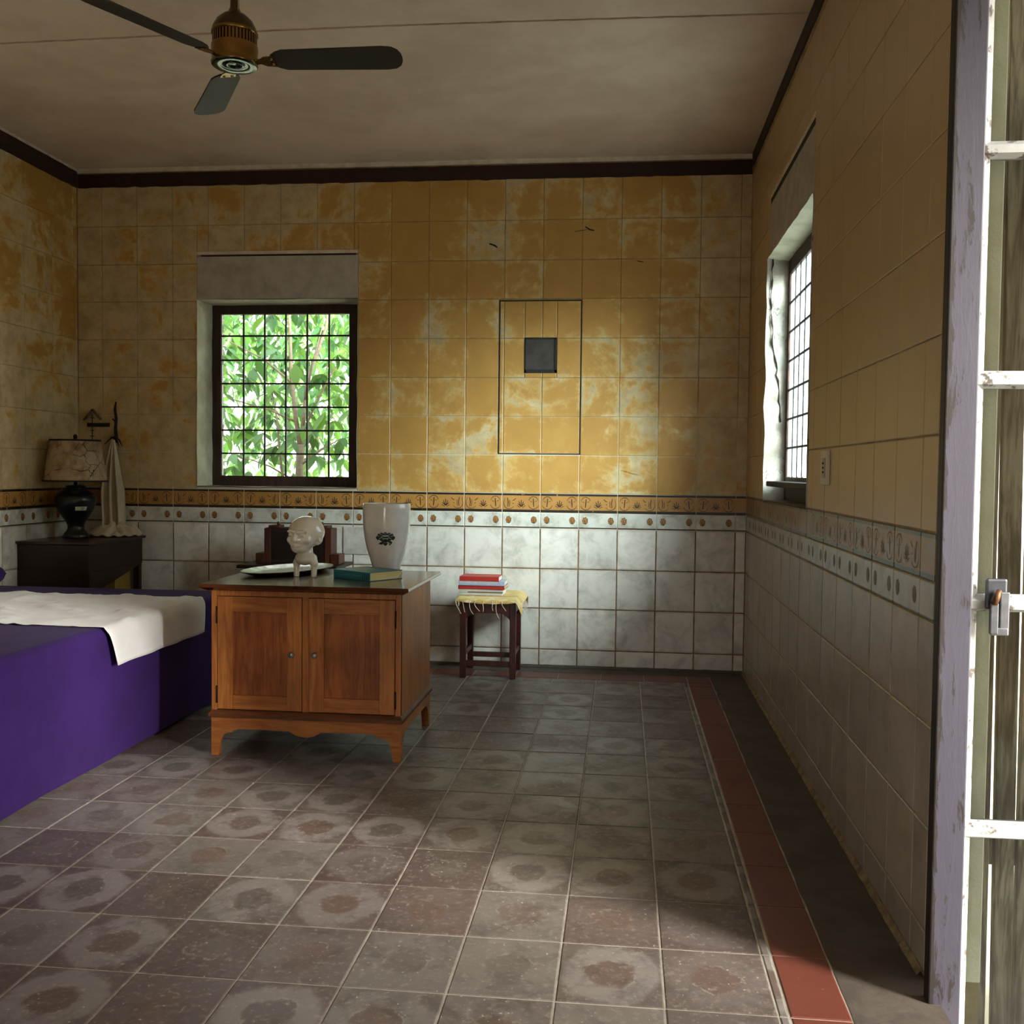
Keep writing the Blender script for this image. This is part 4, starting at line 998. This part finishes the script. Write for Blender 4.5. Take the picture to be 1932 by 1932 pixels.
# hanging cloth on a dried twig
tw = thing('twig_hook', 'dark dried twig fixed upright on the back wall above the hanging cloth', 'twig', (-4.385, 0, 1.52))
TWM = plain('dark_bark', '241812', .85, var=.3, scale=60)
MB().tube([(.002, -.012, .27), (-.004, -.016, .22), (.006, -.018, .15), (.002, -.018, .08), (.006, -.02, .02), (.004, -.024, -.02)], [.005, .009, .010, .011, .013, .009], 8).build('stem', TWM, tw)
for pts in ([(.004, -.02, .02), (-.03, -.028, .012), (-.07, -.035, -.03)], [(.004, -.02, .02), (.035, -.03, .0), (.06, -.036, -.045)], [(.004, -.022, .015), (.025, -.04, -.01), (.045, -.05, -.05)], [(.002, -.02, .02), (-.02, -.035, .02), (-.035, -.05, -.005)], [(.002, -.018, .13), (-.015, -.03, .15)]):
    MB().tube(pts, [.006, .005, .002][:len(pts)], 6).build('twig', TWM, tw)
MB().tube([(0, 0, 0), (0, -.035, .004), (0, -.045, .02)], .004, 8).build('nail', plain('iron_nail', '2a2522', .5, .8), tw)
def hang():
    b = MB(); nu, nv = 44, 60
    def f(u, v):
        z = 1.520 - v*.655
        w = .012+.125*min(1, (v/.55))**.85 - .015*max(0, v-.6)
        a_ = 2*u-1
        x = -4.383 + a_*w*.60 + .03*v*v*.3 - .012*math.sin(v*3)
        y = -.055 - .028*math.cos(a_*9+.6*v)*min(1, .25+v*1.4) - .014*math.sin(a_*17+2)*v - .09*max(0, v-.86)*2.2
        return (x, y, z)
    b.grid(f, nu, nv)
    def heap(u, v):          # folds gathered on the chest top
        t = u*2*PI*.999; r = .02+.165*v
        x = -4.312+.95*r*math.cos(t)+.012*math.sin(3*t); y = -.165+.82*r*math.sin(t)
        e = (1-v**2.2)
        z = .852+.075*e*(.75+.35*math.sin(3*t+1)+.3*mnoise.noise(Vector((math.cos(t)*2.4, math.sin(t)*2.4, v*4)))) + .016*(1+math.sin(13*t+5*v))*min(1, v*1.3)*(1-v*.55) 
        return (x, y, max(z, .8525+.004*v))
    b.grid(heap, 110, 22); return b
cl2 = tag(hang().build('hanging_cloth', fabric('unbleached_cotton', 'cfc5ad', 'bdb298', 220, wr=.3), None, recalc=False), 'long off white cotton cloth hanging from the twig and gathered on the corner chest', 'cloth')
md = cl2.modifiers.new('thickness', 'SOLIDIFY'); md.thickness = .003

# iron and stick ornament on the wall
wo = thing('wall_ornament', 'small wall ornament of a stick chevron above a black bar and thin barbed rod', 'ornament', (-4.557, 0, 1.63))
STK = plain('grey_brown_stick', '6b5444', .8, var=.2); IRN = plain('black_iron', '14110f', .6)
for s, dx, dz in ((-1, -.066, -.075), (1, .06, -.068)):
    v = Vector((dx, 0, dz)); MB().tube([(0, -.012, .105), (dx, -.012, .105+dz)], .0095, 8).build('chevron_stick', STK, wo)
MB().tube([(0, -.018, .07), (0, -.018, -.125)], .0032, 6).build('rod', IRN, wo)
for z, w in ((.045, .013), (-.043, .014), (-.083, .014)): MB().tube([(-w, -.018, z), (w, -.018, z)], .0026, 6).build('barb', IRN, wo)
MB().box(-.038, .122, -.022, -.001, -.016, .010).build('bar', IRN, wo, bevel=.002)
MB().tube([(0, .0, .10), (0, -.024, .10)], .006, 8).build('nail', IRN, wo)

# ------------------------------------------------------------------ ceiling fan
FH = Vector((-2.365, -2.892, 2.974))
fan = thing('ceiling_fan', 'brass and brown three blade ceiling fan hanging above the room', 'fan', FH)
BR = plain('aged_brass', '8a6c3c', .25, .95, var=.15, scale=20, bump=.02); BRD = plain('dark_bronze', '55422e', .35, .8, var=.2); MIR = G('mirror_steel', .12, 1., .5, '46524b').m
MB().lathe([(0, .150), (.030, .148), (.052, .140), (.078, .118), (.094, .090), (.098, .078)], 48, rs=.9).build('dome', BRD, fan)
b = MB(); b.lathe([(.098, .078), (.100, .074), (.100, .066), (.0965, .064)], 48, rs=.9); b.lathe([(.0965, .024), (.100, .022), (.101, .014), (.099, -.006), (.097, -.030), (.097, -.038), (.1015, -.044), (.099, -.052)], 48, rs=.9); b.build('motor_housing', BR, fan)
MB().lathe([(.088, .066), (.088, .022)], 40, rs=.9).build('vent_core', plain('vent_black', '15100c', .7), fan)
b = MB()
for k in range(40):
    t = 2*PI*k/40; x, y = .0860*math.cos(t), .0860*math.sin(t); ux, uy = -math.sin(t)*.0035, math.cos(t)*.0035; ix, iy = math.cos(t)*.006, math.sin(t)*.006
    b.hexa([(x-ux-ix, y-uy-iy, .022), (x+ux-ix, y+uy-iy, .022), (x+ux, y+uy, .022), (x-ux, y-uy, .022), (x-ux-ix, y-uy-iy, .066), (x+ux-ix, y+uy-iy, .066), (x+ux, y+uy, .066), (x-ux, y-uy, .066)])
b.build('vent_bars', BR, fan)
MB().lathe([(.099, -.052), (.094, -.055), (.060, -.052), (.045, -.049), (.040, -.054), (.028, -.053), (.022, -.047), (.0, -.050)], 48, rs=.9).build('mirror_disc', MIR, fan)
b = MB(); b.tube([(0, 0, .145), (0, 0, .44)], .016, 16); b.lathe([(.030, .146), (.024, .156), (.018, .170), (.017, .2)], 24); b.build('down_rod', BRD, fan, sharp=50)
b = MB(); b.lathe([(.018, .205), (.028, .222), (.044, .240), (.046, .25), (.018, .256)], 28); b.build('rod_cup', BRD, fan, sharp=50)
b = MB(); b.lathe([(.02, .385), (.055, .395), (.068, .42), (.070, .4455), (0, .4455)], 32); b.build('canopy', BRD, fan, sharp=50)
MB().tube([(.019, -.012, .15), (.020, -.012, .40)], .0022, 6).build('wire', plain('pale_wire', '9c8a66', .6), fan)
BLD = plain('dark_green_brown_blade', '2a251c', .55, .0, .3, var=.15, scale=6)
P = [(.150, -.030), (.172, -.048), (.20, -.060), (.60, -.070), (.637, -.064), (.658, -.046), (.668, -.022), (.670, 0), (.668, .022), (.658, .046), (.637, .064), (.60, .070), (.20, .060), (.172, .048), (.150, .030)]
bb = MB(); bb.prism(P, lambda x, y: (x, y, -.003), lambda x, y: (x, y, .003)); tri(bb)
blade_me = bb.mesh('blade', BLD)
ar = MB(); ar.prism([(.070, -.020), (.105, -.014), (.125, -.028), (.165, -.033), (.165, .033), (.125, .028), (.105, .014), (.070, .020)], lambda x, y: (x, y, -.0075), lambda x, y: (x, y, -.0035))
for x, y in ((.152, -.016), (.152, .016)): ar.lathe([(.006, -.0035), (.006, -.010), (0, -.011)], 10, x, y)
arm_me = ar.mesh('blade_arm', BR)
for k in range(3):
    rot = Matrix.Rotation(math.radians(2+120*k), 4, 'Z') @ Matrix.Rotation(math.radians(-13), 4, 'X')
    bl = link('blade', blade_me, fan); bl.matrix_local = Matrix.Translation((0, 0, -.034)) @ rot
    link('blade_arm', arm_me, bl)

# ------------------------------------------------------------------ glazed door leaf opened outwards, plank shutter behind it
LAV = None
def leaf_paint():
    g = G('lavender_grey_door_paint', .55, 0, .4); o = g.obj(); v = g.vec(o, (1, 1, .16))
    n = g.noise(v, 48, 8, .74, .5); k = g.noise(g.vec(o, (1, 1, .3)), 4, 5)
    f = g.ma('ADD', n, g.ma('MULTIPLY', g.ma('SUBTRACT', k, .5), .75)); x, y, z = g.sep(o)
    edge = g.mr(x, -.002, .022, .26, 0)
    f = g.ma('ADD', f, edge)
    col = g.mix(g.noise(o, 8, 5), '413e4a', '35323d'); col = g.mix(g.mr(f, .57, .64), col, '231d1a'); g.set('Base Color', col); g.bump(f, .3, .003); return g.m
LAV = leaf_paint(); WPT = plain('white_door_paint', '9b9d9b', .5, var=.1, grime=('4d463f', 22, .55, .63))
door = empty_struct('door_1', (-.028, -4.165, 0))
DZ = 2.72
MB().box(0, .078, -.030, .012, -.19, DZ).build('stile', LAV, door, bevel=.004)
b = MB(); b.prism([(.078, -.022), (.100, .002), (.100, .012), (.078, .012)], lambda x, y: (x, y, -.16), lambda x, y: (x, y, DZ-.05)); b.build('glazing_bead', WPT, door)
def rail(z0, z1, nm='rail'):
    b = MB(); m = (z1-z0)
    b.prism([(-.024, z0+m*.2), (-.024, z1-m*.35), (.0, z1), (.012, z1), (.012, z0), (-.004, z0)], lambda y, z: (.078, y, z), lambda y, z: (.74, y, z)); b.build(nm, WPT, door)
for z in (.446, 1.020, 1.575, 2.137): rail(z-.024, z+.020)
rail(-.19, -.10, 'bottom_rail'); rail(DZ-.12, DZ, 'top_rail')
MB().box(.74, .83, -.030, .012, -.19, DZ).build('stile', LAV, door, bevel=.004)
for z0, z1 in ((-.10, .422), (.466, .996), (1.04, 1.551), (1.595, 2.113), (2.157, DZ-.12)): MB().box(.098, .742, .004, .007, z0-.002, z1+.002).build('pane', M['glass'], door)
lt = MB(); lt.box(.108, .160, -.036, -.024, 1.005, 1.082); hasp = lt.build('latch_plate', plain('dark_galvanised_plate', '45474c', .45, .6, var=.2), door, bevel=.006)
GM = plain('galvanised_metal', '5f6064', .5, .6, var=.25)
b = MB(); b.box(.116, .136, -.048, -.036, .945, 1.022); b.box(.139, .162, -.046, -.034, .942, 1.05); b.box(.118, .160, -.047, -.037, .942, .962); b.build('latch_tongue', GM, hasp, bevel=.003)
b = MB(); b.tube([(.126, -.046, 1.02), (.128, -.050, 1.035), (.136, -.048, 1.055)], [.008, .009, .006], 8); b.build('latch_pin', plain('rusty_brass', '6b4a2a', .5, .5, var=.3), hasp)
PLK = wood('weathered_grey_plank', '988f86', '4d443c', 2, .85, .2, scale=7, knots=.8)
sh = empty_struct('door_2', (.10, -3.93, 0))
xq = 0.035
for i, (w, lean) in enumerate(((.062, .008), (.058, .016), (.085, .004), (.07, -.01), (.09, .0), (.08, .006), (.09, 0))):
    b = MB(); b.hexa([(xq+lean, -.012, -.2), (xq+w+lean*.6, -.012, -.2), (xq+w+lean*.6, .012, -.2), (xq+lean, .012, -.2), (xq-lean, -.012, 2.7), (xq+w-lean, -.012, 2.7), (xq+w-lean, .012, 2.7), (xq-lean, .012, 2.7)])
    b.build('plank', PLK, sh, bevel=.003); xq += w+(.006, .010, .008, .006, .008, .006, .01)[i]
for z in (.3, 2.3): MB().box(.03, xq, .012, .03, z-.04, z+.04).build('batten', PLK, sh, bevel=.003)

# ------------------------------------------------------------------ outdoors
struct(MB().box(-30, 30, -30, 30, -.50, -.22).build('ground', M['ground']))
struct(MB().box(.145, 1.5, -7.7, -3.75, 2.86, 2.96).build('sun_blocker_roof', M['ground']))  # unseen roof slab, added to keep direct sun off the doorway
struct(MB().box(.145, 4.6, -7.9, -7.7, -.25, 4.6).build('sun_blocker_wall', M['shell']))  # unseen wall, added to block low sun towards the doorway
struct(MB().box(.5, .7, -17, -8.52, -.2, 4.0).build('sun_blocker_wing', M['shell']))  # unseen wall, added to stop sun reaching the front opening
def leaf_mat(name, a_, b_, tr=.3):
    g = G(name, .4, 0, .4); o = g.obj(); r = g.rnd(); col = g.mix(r, a_, b_); col = g.mix(g.mr(g.noise(o, 30, 3), .3, .7, 0, .25), col, '2f5a1c'); g.set('Base Color', col)
    t = g.n('ShaderNodeBsdfTranslucent'); g.inp(t.inputs[0], g.mix(.3, col, '8cc03a')); m_ = g.n('ShaderNodeMixShader'); m_.inputs[0].default_value = tr
    g.nt.links.new(g.b.outputs[0], m_.inputs[1]); g.nt.links.new(t.outputs[0], m_.inputs[2]); g.nt.links.new(m_.outputs[0], g.nt.nodes['Material Output'].inputs[0]); return g.m
LF = [leaf_mat('fresh_green_leaf', '416e48', '284d2f'), leaf_mat('deep_green_leaf', '27492f', '1a3721'), leaf_mat('yellow_green_leaf', '587f3a', '42672b', .4)]
def leaf_mesh(mat):
    b = MB(); P = [(0, 0, 0), (.22, .13, .02), (.45, .17, .02), (.7, .12, 0), (.9, .045, -.05), (1.0, 0, -.09)]; mid = [(p[0], 0, p[2]-.035*math.sin(PI*p[0])) for p in P]
    L1 = [b.bm.verts.new((p[0], p[1], p[2])) for p in P[1:-1]]; L2 = [b.bm.verts.new((p[0], -p[1], p[2])) for p in P[1:-1]]; C_ = [b.bm.verts.new(m_) for m_ in mid]
    for side in (L1, L2):
        b._f([C_[0], C_[1], side[0]], True)
        for i in range(3): b._f([C_[i+1], C_[i+2], side[i+1], side[i]], True)
        b._f([C_[4], C_[5], side[3]], True)
    return b.mesh('leaf', mat)
LM = [leaf_mesh(m_) for m_ in LF]
BARK = plain('grey_bark', '6a6156', .9, var=.25, scale=40, bump=.5)
tree = thing('tree', 'leafy green tree with forked grey trunk seen through the gridded back window', 'tree', (-3.70, 2.0, -.13))
T0 = tree.location
b = MB(); b.tube([Vector(p)-T0 for p in ((-3.70, 2.0, -.15), (-3.715, 2.0, .6), (-3.71, 2.0, 1.25), (-3.70, 2.0, 1.55))], [.05, .045, .04, .036], 10); b.build('trunk', BARK, tree)
BRS = [[(-3.70, 2.0, 1.52), (-3.74, 2.0, 1.75), (-3.79, 2.0, 2.2), (-3.80, 2.0, 2.6), (-3.84, 2.0, 3.3)], [(-3.70, 2.0, 1.53), (-3.67, 2.0, 1.8), (-3.65, 2.02, 2.1), (-3.50, 2.1, 2.6), (-3.40, 2.1, 3.2)],
       [(-3.88, 2.1, 1.1), (-3.93, 2.1, 1.5), (-3.95, 2.1, 1.75), (-4.05, 2.2, 2.1)], [(-3.70, 2.0, 1.6), (-3.55, 1.95, 1.9), (-3.40, 1.9, 2.15), (-3.25, 1.85, 2.35)], [(-3.66, 2.0, 1.95), (-3.55, 1.9, 2.3), (-3.45, 1.85, 2.6)],
       [(-3.78, 2.0, 2.1), (-4.0, 1.9, 2.3), (-4.3, 1.85, 2.45)], [(-3.74, 2.0, 1.75), (-3.95, 1.9, 1.85), (-4.3, 1.8, 1.95)], [(-3.71, 2.0, 1.35), (-3.5, 1.95, 1.5), (-3.3, 1.9, 1.6)], [(-3.71, 2.0, 1.2), (-3.95, 1.9, 1.35), (-4.25, 1.9, 1.45)]]
for i, pts in enumerate(BRS):
    q = [Vector(p)-T0 for p in pts]; b = MB(); r0 = (.026, .024, .016, .012, .012, .012, .011, .010, .010)[i]
    b.tube(q, [r0*(1-.6*k/(len(q)-1)) for k in range(len(q))], 8); b.build('branch', BARK, tree)
ru = random.Random(23)
def leaf_xf(p, s, rr):
    yaw = rr.uniform(0, 2*PI); droop = rr.uniform(.25, 1.25)
    return Matrix.Translation(p) @ Matrix.Rotation(yaw, 4, 'Z') @ Matrix.Rotation(droop, 4, 'Y') @ Matrix.Rotation(rr.gauss(0, .5), 4, 'X') @ Matrix.Diagonal((s, s*rr.uniform(.9, 1.2), s, 1))
def cluster_pts(n, rr, depth0, depth1):
    out = []
    while len(out) < n:
        y = rr.uniform(depth0, depth1); fx = rr.uniform(0, 1); fz = rr.uniform(0, 1)
        k = (y+6.79)/7.03; x = -.815 + (-3.05+1.25*fx)*k; z = 1.335+(-.15+1.4*fz)*k
        dens = .30+.75*min(1, max(0, (fz-.12)*1.6)) + .25*fx*(fz < .55)
        if rr.random() < dens: out.append(Vector((x, y, z)))
    return out
big = cluster_pts(88, ru, 1.5, 2.6)
nl = 0
for p in big:
    m = ru.choice((0, 0, 1, 2)); n = ru.choice((2, 3, 4)); yaw0 = ru.uniform(0, 6)
    for k in range(n):
        if nl >= 290: break
        o = link('leaf', LM[m], tree); s = ru.uniform(.14, .25)
        o.matrix_local = Matrix.Translation(p-T0) @ Matrix.Rotation(yaw0+k*2*PI/n*.7, 4, 'Z') @ Matrix.Rotation(ru.uniform(.35, 1.1), 4, 'Y') @ Matrix.Rotation(ru.gauss(0, .35), 4, 'X') @ Matrix.Diagonal((s, s*1.15, s, 1)); nl += 1
def foliage(n, rr, d0, d1, smin_, smax_, mats):
    vs_, fs_, mi_ = [], [], []; proto = [(v.co.copy()) for v in LM[0].vertices]; pf = [tuple(p.vertices) for p in LM[0].polygons]
    for p in cluster_pts(n, rr, d0, d1):
        X = leaf_xf(p, rr.uniform(smin_, smax_), rr); o0 = len(vs_); vs_ += [X @ v for v in proto]; fs_ += [tuple(i+o0 for i in f) for f in pf]; mi_ += [rr.randrange(len(mats))]*len(pf)
    return vs_, fs_, mi_
vs_, fs_, mi_ = foliage(1300, ru, 2.4, 4.2, .10, .2, LF); me = bpy.data.meshes.new('foliage'); me.from_pydata([v-T0 for v in vs_], [], fs_); [me.materials.append(m_) for m_ in LF]; me.polygons.foreach_set('material_index', mi_)
fo = link('foliage', me, tree); fo['kind'] = 'stuff'
far = thing('tree', 'paler bushy tree farther off behind the forked tree outside the back window', 'tree', (-5.2, 6.8, -.13))
b = MB(); b.tube([(0, 0, 0), (.05, 0, 1.2), (-.1, 0, 2.4), (.0, 0, 3.6)], [.07, .06, .045, .02], 8); b.build('trunk', BARK, far)
for dx, dz in ((-1.0, 3.0), (1.1, 3.1), (-.6, 3.7), (.7, 2.4)): MB().tube([(0, 0, 1.6), (dx*.5, 0, dz-.6), (dx, 0, dz)], [.03, .02, .01], 6).build('branch', BARK, far)
LFAR = [leaf_mat('pale_far_leaf', '689a4a', '4d7a37', .45), leaf_mat('mid_far_leaf', '446f34', '345a28', .35)]
vs_, fs_, mi_ = foliage(650, ru, 5.5, 8.0, .16, .32, LFAR); me = bpy.data.meshes.new('foliage'); me.from_pydata([v-far.location for v in vs_], [], fs_); [me.materials.append(m_) for m_ in LFAR]; me.polygons.foreach_set('material_index', mi_)
fo = link('foliage', me, far); fo['kind'] = 'stuff'
